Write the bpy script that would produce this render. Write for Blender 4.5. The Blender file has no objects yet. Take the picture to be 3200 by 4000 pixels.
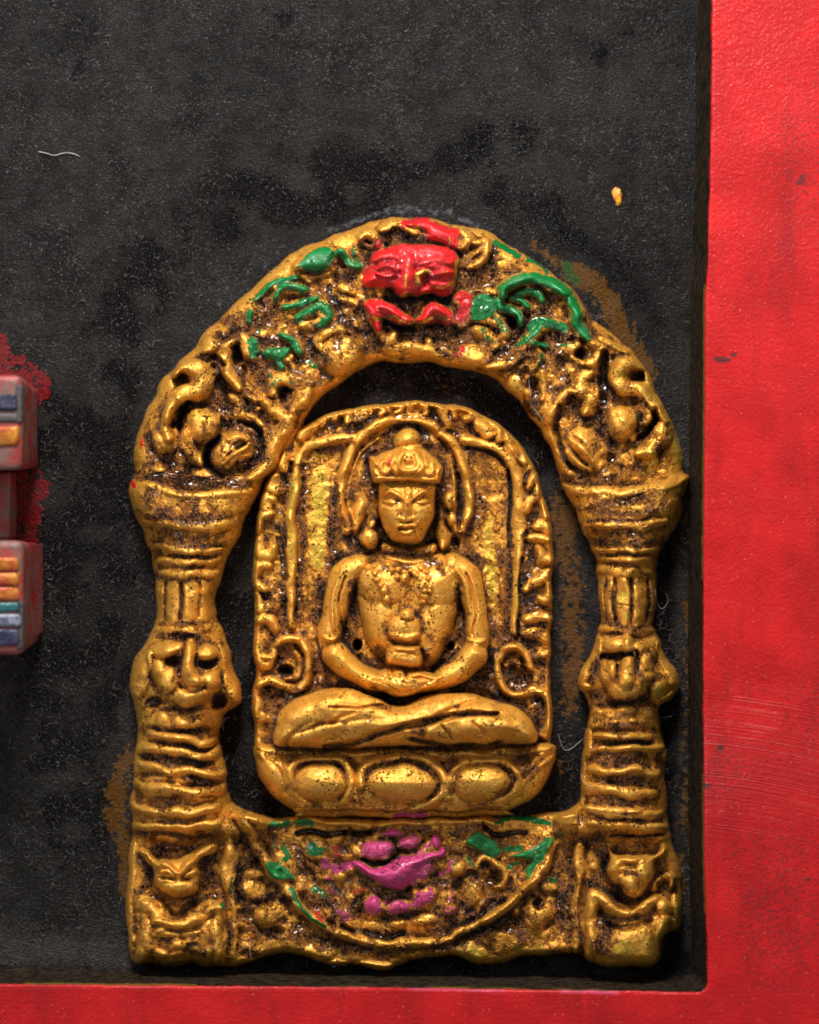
import bpy, math, random
import numpy as np
# ------------------------------------------------------------------ camera, world, lamps, exposure
SC = bpy.context.scene
D = 7000.0                       # viewing distance; lengths in this script are thousandths of a unit
cam_d = bpy.data.cameras.new('camera'); cam = bpy.data.objects.new('camera', cam_d)
SC.collection.objects.link(cam); SC.camera = cam
cam.location = (0, -D/1000, 0); cam.rotation_euler = (math.radians(90), 0, 0)
cam_d.sensor_fit = 'VERTICAL'; cam_d.angle = 2*math.atan(2.0/(D/1000))
cam_d.clip_start = 0.05; cam_d.clip_end = 200
cam_d.dof.use_dof = True; cam_d.dof.focus_distance = 6.85; cam_d.dof.aperture_fstop = 0.18
W = bpy.data.worlds.new('World'); SC.world = W; W.use_nodes = True
W.node_tree.nodes['Background'].inputs[0].default_value = (0.93, 0.96, 1.0, 1)
W.node_tree.nodes['Background'].inputs[1].default_value = 0.30
def area(name, loc, size, sy, energy, col, aim=(0, 0, -0.6)):
    l = bpy.data.lights.new(name, 'AREA'); l.shape = 'RECTANGLE'; l.size = size; l.size_y = sy
    l.energy = energy; l.color = col
    o = bpy.data.objects.new(name, l); SC.collection.objects.link(o); o.location = loc
    import mathutils
    o.rotation_euler = (mathutils.Vector(aim)-mathutils.Vector(loc)).to_track_quat('-Z', 'Y').to_euler()
    return o
area('softbox_above', (-0.7, -4.6, 6.6), 2.4, 1.4, 1150, (1.0, 0.97, 0.93))
area('softbox_left', (-6.5, -5.5, 1.5), 2.0, 3.0, 110, (0.92, 0.96, 1.0))
area('softbox_right', (6.0, -6.0, 2.0), 2.0, 3.0, 70, (1.0, 0.97, 0.93))
SC.view_settings.view_transform = 'Standard'; SC.view_settings.look = 'None'
SC.view_settings.exposure = 0.0; SC.view_settings.gamma = 1.0
SC.render.resolution_x = 819; SC.render.resolution_y = 1024

# ------------------------------------------------------------------ node helpers
def newmat(name):
    m = bpy.data.materials.new(name); m.use_nodes = True; nt = m.node_tree
    return m, nt, nt.nodes['Principled BSDF']
class NB:
    def __init__(s, nt): s.nt = nt
    def n(s, t, **kw):
        x = s.nt.nodes.new(t)
        for k, v in kw.items(): setattr(x, k, v)
        return x
    def put(s, sock, v):
        if hasattr(v, 'is_output') or isinstance(v, bpy.types.NodeSocket): s.nt.links.new(v, sock)
        else: sock.default_value = v
    def m(s, op, a, b=0.0, c=0.0, clamp=False):
        x = s.n('ShaderNodeMath', operation=op); x.use_clamp = clamp
        s.put(x.inputs[0], a); s.put(x.inputs[1], b); s.put(x.inputs[2], c)
        return x.outputs[0]
    def ss(s, v, lo, hi):
        x = s.n('ShaderNodeMapRange', interpolation_type='SMOOTHSTEP')
        s.put(x.inputs[0], v); s.put(x.inputs[1], lo); s.put(x.inputs[2], hi)
        return x.outputs[0]
    def mix(s, f, a, b):
        x = s.n('ShaderNodeMix', data_type='RGBA')
        s.put(x.inputs[0], f)
        for sock, v in ((x.inputs[6], a), (x.inputs[7], b)):
            s.put(sock, (*v, 1) if isinstance(v, tuple) and len(v) == 3 else v)
        return x.outputs[2]
    def fmix(s, f, a, b):
        x = s.n('ShaderNodeMix', data_type='FLOAT')
        s.put(x.inputs[0], f); s.put(x.inputs[2], a); s.put(x.inputs[3], b)
        return x.outputs[0]
    def noise(s, co, scale, detail=3, rough=0.55, dist=0.0):
        x = s.n('ShaderNodeTexNoise'); s.put(x.inputs['Vector'], co)
        x.inputs['Scale'].default_value = scale; x.inputs['Detail'].default_value = detail
        x.inputs['Roughness'].default_value = rough; x.inputs['Distortion'].default_value = dist
        return x.outputs[0]
    def voro(s, co, scale, feature='F1'):
        x = s.n('ShaderNodeTexVoronoi', feature=feature); s.put(x.inputs['Vector'], co)
        x.inputs['Scale'].default_value = scale
        return x.outputs['Distance']
    def coord(s, scale=None):
        o = s.n('ShaderNodeTexCoord').outputs['Object']
        if scale is None: return o
        x = s.n('ShaderNodeMapping'); s.put(x.inputs[0], o); x.inputs['Scale'].default_value = scale
        return x.outputs[0]
    def attr(s, name):
        x = s.n('ShaderNodeAttribute', attribute_name=name); y = s.n('ShaderNodeSeparateColor')
        s.nt.links.new(x.outputs['Color'], y.inputs[0])
        return (*y.outputs, x.outputs['Alpha'])
    def bump(s, h, strength, dist=0.01, normal=None):
        x = s.n('ShaderNodeBump'); x.inputs['Strength'].default_value = strength
        x.inputs['Distance'].default_value = dist; s.put(x.inputs['Height'], h)
        if normal is not None: s.put(x.inputs['Normal'], normal)
        return x.outputs[0]

def gilt_material():
    m, nt, bs = newmat('gilt_paint'); b = NB(nt); co = b.coord()
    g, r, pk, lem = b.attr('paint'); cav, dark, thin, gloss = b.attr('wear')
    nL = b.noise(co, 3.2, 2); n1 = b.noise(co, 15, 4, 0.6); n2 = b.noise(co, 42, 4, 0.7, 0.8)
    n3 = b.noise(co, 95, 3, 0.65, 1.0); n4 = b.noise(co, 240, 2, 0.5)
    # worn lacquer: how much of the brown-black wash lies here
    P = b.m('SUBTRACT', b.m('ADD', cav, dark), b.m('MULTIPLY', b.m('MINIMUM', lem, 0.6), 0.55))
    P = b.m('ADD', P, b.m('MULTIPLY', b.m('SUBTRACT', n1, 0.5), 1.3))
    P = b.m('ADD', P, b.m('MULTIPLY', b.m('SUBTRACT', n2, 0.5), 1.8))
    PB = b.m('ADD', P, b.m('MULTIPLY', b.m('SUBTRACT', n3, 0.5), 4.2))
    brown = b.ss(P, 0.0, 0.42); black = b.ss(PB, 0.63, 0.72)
    # scattered fly-specks of the wash
    spk = b.m('MAXIMUM', b.ss(b.m('ADD', b.voro(co, 58), b.m('ADD', b.m('MULTIPLY', n1, -0.80), b.m('MULTIPLY', n3, -0.25))), -0.30, -0.40), b.ss(b.m('SUBTRACT', b.noise(co, 95, 3, 0.7, 2.5), b.m('MULTIPLY', b.ss(P, 0.4, -0.2), 0.10)), 0.575, 0.62))
    speck = b.m('MULTIPLY', spk, 0.85)
    black = b.m('MAXIMUM', black, speck)
    gold = b.mix(b.ss(n1, 0.35, 0.7), (0.74, 0.285, 0.020), (0.94, 0.46, 0.052))
    lemon = b.m('MAXIMUM', b.ss(lem, 0.15, 0.7), b.m('MULTIPLY', b.ss(b.m('ADD', nL, b.m('MULTIPLY', n1, 0.4)), 0.74, 0.92), 0.5))
    gold = b.mix(b.m('MULTIPLY', lemon, b.ss(n2, 0.25, 0.6)), gold, (0.55, 0.38, 0.018))
    gold = b.mix(b.ss(n4, 0.48, 0.72), gold, (1.0, 0.64, 0.17))
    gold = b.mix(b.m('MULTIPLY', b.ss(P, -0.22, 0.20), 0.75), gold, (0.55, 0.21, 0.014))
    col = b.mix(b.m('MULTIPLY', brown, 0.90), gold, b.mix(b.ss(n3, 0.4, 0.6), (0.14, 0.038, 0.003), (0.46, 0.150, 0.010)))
    pn = b.m('ADD', b.m('MULTIPLY', b.m('SUBTRACT', n2, 0.5), 2.6), b.m('MULTIPLY', b.m('SUBTRACT', n3, 0.5), 1.1))
    pn = b.m('SUBTRACT', pn, b.m('MULTIPLY', b.m('MAXIMUM', P, 0.0), 0.34))
    masks = []
    for a in (g, r, pk): masks.append(b.m('MULTIPLY', b.ss(b.m('ADD', a, pn), 0.36, 0.46), b.ss(a, 0.0, 0.05)))
    red = b.mix(n1, (0.52, 0.008, 0.009), (0.72, 0.016, 0.016))
    grn = b.mix(n2, (0.0, 0.09, 0.018), (0.002, 0.22, 0.040))
    pnk = b.mix(n1, (0.46, 0.02, 0.12), (0.64, 0.07, 0.22))
    col = b.mix(masks[2], col, pnk); col = b.mix(masks[0], col, grn); col = b.mix(masks[1], col, red)
    pm = b.m('MAXIMUM', b.m('MAXIMUM', masks[0], masks[1]), masks[2])
    bkp = b.m('MULTIPLY', black, b.fmix(pm, 1.0, b.ss(PB, 0.75, 0.95)))
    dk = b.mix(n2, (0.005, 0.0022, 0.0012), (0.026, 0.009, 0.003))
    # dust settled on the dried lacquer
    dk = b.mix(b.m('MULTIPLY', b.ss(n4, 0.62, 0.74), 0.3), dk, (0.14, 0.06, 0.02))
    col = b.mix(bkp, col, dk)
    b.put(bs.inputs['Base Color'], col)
    notgold = b.m('MAXIMUM', bkp, pm)
    b.put(bs.inputs['Metallic'], b.m('MULTIPLY', b.m('SUBTRACT', 1.0, notgold), b.fmix(brown, 0.55, 0.42)))
    rg = b.fmix(n2, 0.22, 0.40); rg = b.fmix(bkp, rg, b.fmix(b.ss(gloss, 0.1, 0.5), 0.13, 0.04)); rg = b.fmix(b.m('MULTIPLY', pm, b.m('SUBTRACT', 1.0, bkp)), rg, b.fmix(n3, 0.08, 0.26))
    b.put(bs.inputs['Roughness'], rg)
    b.put(bs.inputs['Coat Weight'], b.m('MULTIPLY', b.m('SUBTRACT', 1.0, bkp), b.fmix(brown, 0.15, 0.8)))
    b.put(bs.inputs['Specular IOR Level'], b.fmix(bkp, 0.5, b.fmix(b.ss(gloss, 0.1, 0.5), 0.34, 0.8))); bs.inputs['Coat Roughness'].default_value = 0.09
    flat = b.m('SUBTRACT', 1.0, b.m('MULTIPLY', b.ss(gloss, 0.1, 0.5), 0.95))
    h = b.m('ADD', b.m('MULTIPLY', n2, 0.22), b.m('MULTIPLY', n3, 0.20)); h = b.m('ADD', h, b.m('MULTIPLY', n4, 0.34))
    h = b.m('ADD', h, b.m('MULTIPLY', b.m('MULTIPLY', b.m('MAXIMUM', bkp, b.m('MULTIPLY', brown, 0.5)), n3), 3.6)); h = b.m('ADD', h, b.m('MULTIPLY', pm, 0.55))
    h = b.m('MULTIPLY', h, flat)
    b.put(bs.inputs['Normal'], b.bump(h, 0.75, 0.011))
    return m

# ------------------------------------------------------------------ sculpting on a height grid
def catmull(P, n=4, closed=False):
    P = np.asarray(P, float)
    if len(P) < 3: return P
    if closed: Q = np.vstack([P[-1:], P, P[:2]])
    else: Q = np.vstack([2*P[0]-P[1], P, 2*P[-1]-P[-2]])
    out = []
    for i in range(1, len(Q)-2):
        p0, p1, p2, p3 = Q[i-1:i+3]
        for t in np.arange(n)/n:
            out.append(0.5*(2*p1+(p2-p0)*t+(2*p0-5*p1+4*p2-p3)*t*t+(3*p1-p0-3*p2+p3)*t**3))
    if not closed: out.append(Q[-2])
    return np.array(out)
class Sculpt:
    ATT = ('green', 'red', 'pink', 'lemon', 'dark', 'gloss')
    def __init__(s, x0, y0, x1, y1, S, seed, warp=5.0):
        s.S = S; s.xs = np.arange(x0, x1, S); s.ys = np.arange(y0, y1, S)
        s.X0, s.Y0 = np.meshgrid(s.xs, s.ys); s.shape = s.X0.shape
        s.rng = np.random.default_rng(seed)
        s.X = s.X0 + s.noise(90)*warp + s.noise(26)*warp*0.12; s.Y = s.Y0 + s.noise(90)*warp + s.noise(26)*warp*0.12
        s.H = np.zeros(s.shape); s.up = np.zeros(s.shape); s.dn = np.zeros(s.shape)
        s.L = np.zeros(s.shape, int); s.a = {k: np.zeros(s.shape) for k in s.ATT}
        s.vary = np.clip(1+0.15*s.noise(55), 0.45, 1.5); s.parts = {}; s.gain = 1.0; s.frame(0, 0, 1)
    def blur(s, A, sig):
        fy = np.fft.fftfreq(A.shape[0])[:, None]; fx = np.fft.rfftfreq(A.shape[1])[None]
        sg = sig/s.S
        return np.fft.irfft2(np.fft.rfft2(A)*np.exp(-2*(math.pi*sg)**2*(fx*fx+fy*fy)), A.shape)
    def swell(s, H, sig, k, m):
        """cast metal and thick paint fill the creases: high forms grow a little over the low ones"""
        return H+(np.log(np.maximum(s.blur(np.exp(k*(H-300)), sig), 1e-12))/k+300-H)*m
    def noise(s, wl):
        n = s.blur(s.rng.standard_normal(s.shape), wl/3.0); return n/(n.std()+1e-9)
    def frame(s, x, y, k): s.fx, s.fy, s.k_ = x, y, k
    def T(s, pts): return np.asarray(pts, float)*s.k_+np.array([s.fx, s.fy])
    def win(s, x0, y0, x1, y1, pad):
        pad += 16
        i0 = max(0, int((y0-pad-s.ys[0])/s.S)); i1 = min(s.shape[0], int((y1+pad-s.ys[0])/s.S)+2)
        j0 = max(0, int((x0-pad-s.xs[0])/s.S)); j1 = min(s.shape[1], int((x1+pad-s.xs[0])/s.S)+2)
        return (slice(i0, max(i0, i1)), slice(j0, max(j0, j1)))
    def part(s, name, parent=0, **kw):
        i = len(s.parts)+1; s.parts[i] = (name, parent, kw); return i
    def stroke(s, pts, w, taper=0.0):
        n0 = len(pts); P = catmull(s.T(pts), 5)
        w = np.interp(np.linspace(0, 1, len(P)), np.linspace(0, 1, np.size(w)), np.atleast_1d(w).astype(float))*s.k_
        if taper: w = w*(1-taper*np.abs(np.linspace(-1, 1, len(P)))**3)
        sl = s.win(P[:, 0].min(), P[:, 1].min(), P[:, 0].max(), P[:, 1].max(), w.max())
        X, Y = s.X[sl], s.Y[sl]; f = np.full(X.shape, -9.0)
        if len(P) == 1: return sl, np.maximum(0, 1-((X-P[0, 0])**2+(Y-P[0, 1])**2)/w[0]**2)
        for (ax, ay), (bx, by), wa, wb in zip(P[:-1], P[1:], w[:-1], w[1:]):
            dx, dy = bx-ax, by-ay; q = dx*dx+dy*dy+1e-9
            t = np.clip(((X-ax)*dx+(Y-ay)*dy)/q, 0, 1)
            d2 = (X-ax-t*dx)**2+(Y-ay-t*dy)**2; np.maximum(f, 1-d2/(wa+(wb-wa)*t)**2, out=f)
        return sl, np.maximum(f, 0)
    def ell(s, x, y, rx, ry, ang=0):
        (cx, cy), = s.T([(x, y)]); rx *= s.k_; ry *= s.k_; R = max(rx, ry)
        sl = s.win(cx, cy, cx, cy, R); dx, dy = s.X[sl]-cx, s.Y[sl]-cy
        c, q = math.cos(math.radians(ang)), math.sin(math.radians(ang))
        u, v = (dx*c+dy*q)/rx, (-dx*q+dy*c)/ry
        return sl, np.maximum(0, 1-u*u-v*v)
    def sdf(s, P, reach):
        sl = s.win(P[:, 0].min(), P[:, 1].min(), P[:, 0].max(), P[:, 1].max(), reach)
        X, Y = s.X[sl], s.Y[sl]; d2 = np.full(X.shape, reach**2); ins = np.zeros(X.shape, bool)
        for (ax, ay), (bx, by) in zip(P, np.roll(P, -1, 0)):
            dx, dy = bx-ax, by-ay; q = dx*dx+dy*dy+1e-9
            w = s.win(min(ax, bx), min(ay, by), max(ax, bx), max(ay, by), reach)
            ww = (slice(max(0, w[0].start-sl[0].start), max(0, w[0].stop-sl[0].start)), slice(max(0, w[1].start-sl[1].start), max(0, w[1].stop-sl[1].start)))
            x, y = X[ww], Y[ww]; t = np.clip(((x-ax)*dx+(y-ay)*dy)/q, 0, 1)
            d2[ww] = np.minimum(d2[ww], (x-ax-t*dx)**2+(y-ay-t*dy)**2)
            rw = (ww[0], slice(None)); x, y = X[rw], Y[rw]
            if abs(dy) > 1e-9: ins[rw] ^= ((ay > y) != (by > y)) & (x < (bx-ax)*(y-ay)/dy+ax)
        d = np.sqrt(d2); return sl, np.where(ins, d, -d)
    def poly(s, pts, edge):
        P = catmull(s.T(pts), 3, True); e = edge*s.k_
        sl, d = s.sdf(P, e+4); c = np.clip(d/e, 0, 1); return sl, 1-(1-c)**2
    # --- brushes
    def put(s, r, h, pw, lab, vary=False):
        sl, f = r; v = f**pw*h*s.gain*(s.vary[sl] if vary and h > 0 else 1.0)
        if h > 0: s.up[sl] = np.maximum(s.up[sl], v)
        else: s.dn[sl] = np.minimum(s.dn[sl], v)
        if isinstance(lab, tuple): lab = s.part(*lab)
        if lab: s.L[sl][f > 0.3] = lab
    def r(s, pts, w, h, lab=0, taper=0.3): s.put(s.stroke(pts, np.asarray(w)*(1.24 if h > 0 else 1.0), taper), h, 0.72, lab, True)          # ridge
    def d(s, x, y, rx, ry, h, ang=0, lab=0): s.put(s.ell(x, y, rx*1.08, ry*1.08, ang), h, 0.68, lab)        # dome
    def p(s, pts, edge, h, lab=0): s.put(s.poly(pts, edge), h, 0.5, lab)                          # plateau
    def commit(s): s.H += s.up+s.dn; s.up[:] = 0; s.dn[:] = 0
    def absd(s, r, base, h, lab, pw=0.5):                                                         # big form, absolute height
        sl, f = r; v = base+h*f**pw; m = (f > 0) & (v > s.H[sl]); s.H[sl] = np.where(m, v, s.H[sl])
        if lab: s.L[sl][m & (f > 0.03)] = lab
    def c(s, col, pts, w, v=1.0):                                                                 # paint stroke
        sl, f = s.stroke(pts, w); s.a[col][sl] = np.maximum(s.a[col][sl], f*v)
    def uc(s, col, pts, w, v=1.0):                                                                # paint worn away
        sl, f = s.stroke(pts, w); s.a[col][sl] *= 1-np.clip(f*1.6, 0, 1)*v
    def cp(s, col, pts, edge=14, v=1.0):
        sl, f = s.poly(pts, edge); s.a[col][sl] = np.maximum(s.a[col][sl], f*v)
    def cd(s, col, x, y, rx, ry, ang=0, v=1.0):
        sl, f = s.ell(x, y, rx, ry, ang); s.a[col][sl] = np.maximum(s.a[col][sl], f*v)
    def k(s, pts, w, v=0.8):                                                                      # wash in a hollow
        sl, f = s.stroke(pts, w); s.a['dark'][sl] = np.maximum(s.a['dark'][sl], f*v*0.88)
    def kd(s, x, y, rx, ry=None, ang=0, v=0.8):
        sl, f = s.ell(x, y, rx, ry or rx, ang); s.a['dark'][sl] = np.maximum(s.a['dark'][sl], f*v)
    def pool(s, pts, w):                                                                          # pool of wet-looking lacquer
        w = np.asarray(w)*1.25; s.k(pts, w, 1.15); s.c('gloss', pts, w, .8); s.r(pts, w, -6)
    def rp(s, pts, w, h, col, lab=0, v=1.0, cw=1.0): s.r(pts, w, h, lab); s.c(col, pts, np.asarray(w)*1.22, max(v, .88))

def unproject(px, py, h):
    k = (D-h)/D
    return np.stack([(px-1600)*k/1000, -h/1000, (2000-py)*k/1000], -1)

def build(s, root, mat, inside, fields, base):
    """split the sculpted grid by label into one mesh per part, with shared smooth normals"""
    V = unproject(s.X0, s.Y0, s.H)-np.array(base)
    du = np.gradient(V, axis=1); dv = np.gradient(V, axis=0)
    N = np.cross(dv, du); N = N/(np.linalg.norm(N, axis=-1, keepdims=True)+1e-12)
    if N[..., 1].mean() > 0: N = -N
    q = inside[:-1, :-1] | inside[1:, :-1] | inside[:-1, 1:] | inside[1:, 1:]
    lab = s.L[:-1, :-1]; ny, nx = s.shape; idx = np.arange(ny*nx).reshape(ny, nx)
    objs = {}
    for i, (name, parent, kw) in s.parts.items():
        m = q & (lab == i)
        if m.sum() < 6: continue
        a, b_, c, d_ = idx[:-1, :-1][m], idx[1:, :-1][m], idx[1:, 1:][m], idx[:-1, 1:][m]
        F = np.stack([a, b_, c, d_], 1); used, inv = np.unique(F, return_inverse=True); F = inv.reshape(F.shape)
        me = bpy.data.meshes.new(name); me.vertices.add(len(used)); me.loops.add(F.size); me.polygons.add(len(F))
        me.vertices.foreach_set('co', V.reshape(-1, 3)[used].ravel())
        me.loops.foreach_set('vertex_index', F.ravel()); me.polygons.foreach_set('loop_start', np.arange(len(F))*4)
        me.update(calc_edges=True)
        me.polygons.foreach_set('use_smooth', np.ones(len(F), bool))
        for an, chans in fields.items():
            at = me.attributes.new(an, 'FLOAT_COLOR', 'POINT')
            at.data.foreach_set('color', np.stack([c_.ravel()[used] for c_ in chans], 1).astype(np.float32).ravel())
        me.materials.append(mat)
        me.normals_split_custom_set_from_vertices(N.reshape(-1, 3)[used])
        o = bpy.data.objects.new(name, me); SC.collection.objects.link(o); objs[i] = o
        for kk, vv in kw.items(): o[kk] = vv
    for i, o in objs.items():
        p = s.parts[i][1]; o.parent = objs.get(p, root) if p else root
    return objs
def empty(name, loc, label=None, cat=None, group=None):
    o = bpy.data.objects.new(name, None); SC.collection.objects.link(o); o.location = loc; o.empty_display_size = 0.1
    if label: o['label'] = label
    if cat: o['category'] = cat
    if group: o['group'] = group
    return o

# ------------------------------------------------------------------ the shrine arch
WS = 1.8551
def sculpt_arch():
    s = Sculpt(440, 780, 2760, 3830, 3.3, 11, 5.0)
    P = s.part
    arch = P('arch'); base = P('base_panel'); pil_l = P('pillar'); pil_r = P('pillar'); ped_l = P('pedestal'); ped_r = P('pedestal')
    s.frame(0, 0, WS)
    outer = [(268, 1990), (267, 1900), (270, 1800), (274, 1740), (278, 1640), (287, 1560), (288, 1500), (282, 1472), (275, 1445), (282, 1400), (300, 1360), (312, 1340),
             (328, 1300), (328, 1240), (316, 1160), (296, 1115), (279, 1080), (274, 1040), (283, 1000), (280, 955), (292, 898), (320, 838), (355, 782), (400, 733), (440, 692), (500, 628),
             (560, 577), (610, 536), (680, 505), (740, 478), (795, 461), (860, 456), (935, 461), (1000, 481), (1060, 508), (1130, 555), (1195, 600), (1240, 652), (1290, 700), (1340, 758), (1378, 815),
             (1412, 880), (1432, 950), (1436, 992), (1450, 1008), (1446, 1040), (1436, 1080), (1420, 1118), (1398, 1160), (1382, 1220), (1380, 1320), (1396, 1365), (1425, 1412), (1432, 1440),
             (1420, 1462), (1392, 1490), (1392, 1540), (1404, 1620), (1408, 1720), (1420, 1790), (1436, 1850), (1438, 1900), (1432, 1950), (1408, 1962), (1392, 1990), (1388, 2020), (1365, 2036), (1310, 2036),
             (1270, 2030), (1235, 2022), (1215, 2008), (1160, 2012), (1090, 2020), (1010, 2030), (960, 2018), (880, 2024), (820, 2042), (740, 2036), (700, 2030), (640, 2012), (560, 2014), (500, 2032), (400, 2038), (320, 2034), (282, 2026)]
    inner = [(498, 1700), (560, 1714), (640, 1716), (860, 1720), (1080, 1716), (1160, 1710), (1205, 1692), (1224, 1655), (1228, 1560), (1240, 1500), (1232, 1470), (1218, 1448), (1222, 1420), (1238, 1375), (1258, 1330), (1262, 1255),
             (1254, 1190), (1236, 1140), (1213, 1080), (1192, 1035), (1178, 1000), (1160, 955), (1135, 905), (1105, 860), (1060, 815), (1000, 782), (930, 765), (860, 757), (790, 763), (740, 787), (700, 820), (664, 855), (646, 888),
             (622, 930), (592, 975), (562, 1012), (540, 1050), (522, 1090), (502, 1135), (480, 1180), (460, 1235), (457, 1300), (474, 1330), (492, 1372), (502, 1425), (508, 1470), (496, 1494), (472, 1512), (466, 1560), (478, 1625), (490, 1670)]
    so, do = s.sdf(catmull(s.T(outer), 3, True), 260); si, di = s.sdf(catmull(s.T(inner), 3, True), 260)
    d1 = np.full(s.shape, -260.0); d1[so] = do; d2 = np.full(s.shape, 260.0); d2[si] = -di
    d = np.minimum(d1, d2); s.dist = d
    Yw = s.Y/WS; Xw = s.X/WS
    # thickness and rounding change down the piece: arch band, round pillars, flat base
    pillar = np.clip((Yw-985)/50, 0, 1)*((Xw < 560) | (Xw > 1170)); pillar *= np.clip((1770-Yw)/30, 0, 1)
    pillar = s.blur(pillar, 12)
    lowb = np.clip((Yw-1690)/30, 0, 1)*(Xw > 500)*(Xw < 1215)
    T = 118*(1-pillar)+215*pillar; R = 62*(1-pillar)+165*pillar
    T = T-18*lowb; R = R*(1-lowb)+34*lowb
    c = np.clip(d/R, 0, 1); s.H = np.where(d > 0, T*np.sqrt(1-(1-c)**2), np.maximum(d*9, -60))
    s.L[:] = arch
    s.L[(Yw > 1000) & (Xw < 520)] = pil_l; s.L[(Yw > 1000) & (Xw > 1175)] = pil_r
    s.L[(Yw > 1680) & (Xw > 497) & (Xw < 1213)] = base; s.L[(Yw > 1762) & (Xw <= 503)] = ped_l; s.L[(Yw > 1762) & (Xw >= 1207)] = ped_r
    Lm = s.L.copy()
    # ---- red mask and top of the arch
    mask = P('mask_face', arch, label='red painted mask face at the crown of the arch'); flag = P('crest', arch, label='glossy red crest above the mask')
    scr = ('scroll', arch)
    s.frame(1300, 800, .5797)
    s.p([(240, 380), (290, 310), (400, 275), (560, 262), (700, 268), (790, 300), (840, 370), (858, 440), (850, 520), (820, 600), (740, 625), (640, 612), (600, 600), (560, 622), (520, 600), (440, 605), (400, 560), (330, 570), (220, 555), (195, 500), (230, 460)], 110, 66, mask)
    s.p([(480, 130), (560, 100), (630, 88), (700, 120), (760, 150), (840, 150), (848, 200), (830, 290), (780, 300), (720, 260), (650, 240), (640, 190), (580, 150)], 45, 42, flag)
    s.commit()
    s.d(530, 420, 310, 170, 22); s.commit(); s.gain = 1.15
    s.r([(270, 380), (340, 345), (430, 355), (500, 400)], 24, 15); s.r([(520, 370), (512, 440), (500, 510), (495, 560)], [24, 34, 46, 58], 38, 0, 0); s.r([(295, 442), (370, 412), (445, 436)], 13, 15); s.r([(305, 468), (378, 486), (450, 462)], 13, 15)
    s.r([(590, 395), (680, 385), (800, 400)], 22, 14); s.d(385, 435, 75, 42, 8, 8); s.r([(300, 480), (380, 500), (440, 470)], 16, -10)
    s.r([(650, 470), (740, 455), (815, 465)], 20, 16); s.r([(660, 530), (740, 550), (815, 530)], 22, 16); s.r([(655, 500), (740, 500), (800, 498)], 14, -12)
    s.d(455, 585, 38, 32, 18); s.d(605, 585, 42, 34, 22); s.d(620, 500, 42, 45, -20); s.d(520, 600, 30, 26, -20); s.r([(570, 520), (560, 470), (600, 440)], 18, 12)
    s.kd(620, 500, 30, 40); s.kd(510, 590, 45, 34); s.kd(400, 590, 45, 40); s.kd(700, 610, 50, 22)
    s.gain = 1.0
    s.d(540, 720, 300, 80, 26); s.commit()
    mouth = P('lip', arch, label='red painted mouth of the mask')
    ml = [(205, 670), (290, 632), (400, 655), (480, 715), (545, 765), (510, 805), (410, 800), (345, 790), (300, 860), (245, 780)]; mr_ = [(548, 770), (590, 735), (650, 665), (750, 675), (825, 705), (850, 790), (780, 815), (650, 805)]; s.p(ml, 46, 52, mouth); s.p(mr_, 44, 50, mouth); s.cp('red', ml, 24); s.cp('red', mr_, 24); s.commit(); s.r([(270, 700), (340, 690), (430, 740)], 20, 12); s.r([(620, 760), (680, 710), (770, 730)], 20, 12); s.r([(300, 740), (400, 760)], 12, -9)
    s.r([(240, 690), (270, 760), (310, 840), (330, 900)], [45, 45, 35, 30], 36, mouth); s.r([(840, 640), (890, 640), (920, 740), (870, 800)], 45, 24, arch)
    s.k([(400, 640), (480, 660), (600, 650), (720, 640), (800, 660)], 60, .95); s.d(560, 660, 55, 25, 18); s.d(300, 610, 60, 36, 30)
    s.k([(370, 800), (480, 830), (620, 820), (780, 780), (840, 830)], 60, 1.0); s.d(480, 830, 80, 26, -22); s.d(700, 800, 80, 26, -20)
    s.cp('red', [(220, 380), (290, 305), (400, 270), (560, 258), (700, 262), (790, 290), (840, 380), (840, 500), (820, 600), (740, 625), (640, 612), (600, 590), (560, 622), (500, 560), (440, 605), (400, 560), (330, 570), (210, 555), (190, 500)], 26)
    s.c('red', [(480, 130), (560, 105), (640, 100)], 40); s.cp('red', [(560, 100), (700, 110), (850, 145), (848, 200), (830, 300), (780, 330), (700, 265), (640, 250), (620, 180)], 22)
    s.c('red', [(240, 690), (270, 760), (300, 810)], 40); s.c('red', [(870, 620), (910, 650), (880, 760)], 50)
    s.uc('red', [(513, 400), (500, 480), (482, 590)], 8, .8); s.uc('red', [(570, 520), (565, 470), (600, 445), (640, 450)], 22, 1.); s.uc('red', [(650, 540), (740, 558), (815, 530)], 12, .8); s.uc('red', [(835, 400), (845, 480), (830, 540)], 22, 1.); s.uc('red', [(700, 470), (780, 455)], 9, .7); s.uc('red', [(250, 740), (300, 780), (420, 760), (520, 790)], 14, .7); s.uc('red', [(600, 780), (700, 760), (800, 770)], 14, .8); s.uc('red', [(780, 215), (770, 260)], 12, .7)
    s.c('red', [(310, 240), (290, 300)], 30, .8); s.c('red', [(660, 840), (680, 920)], 26, .5); s.c('red', [(890, 930), (840, 1000)], 30, .6)
    s.r([(330, 150), (430, 112), (530, 150), (570, 190)], 36, 30, scr); s.k([(340, 210), (430, 190), (520, 235), (600, 240)], 52, 1.1); s.r([(185, 215), (230, 190), (290, 220), (310, 280)], 34, 32, scr)
    s.k([(250, 270), (190, 260), (330, 240)], 34, .8); s.k([(860, 300), (920, 420), (1000, 500), (900, 560)], 60, .5)
    s.r([(870, 165), (895, 220), (850, 290)], 34, 30, scr); s.r([(1030, 270), (1035, 330), (1000, 390), (930, 420)], 34, 36, scr); s.r([(890, 350), (950, 330), (1000, 290)], 22, 20, scr); s.r([(900, 240), (960, 260), (1030, 250)], 16, 16)
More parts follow.
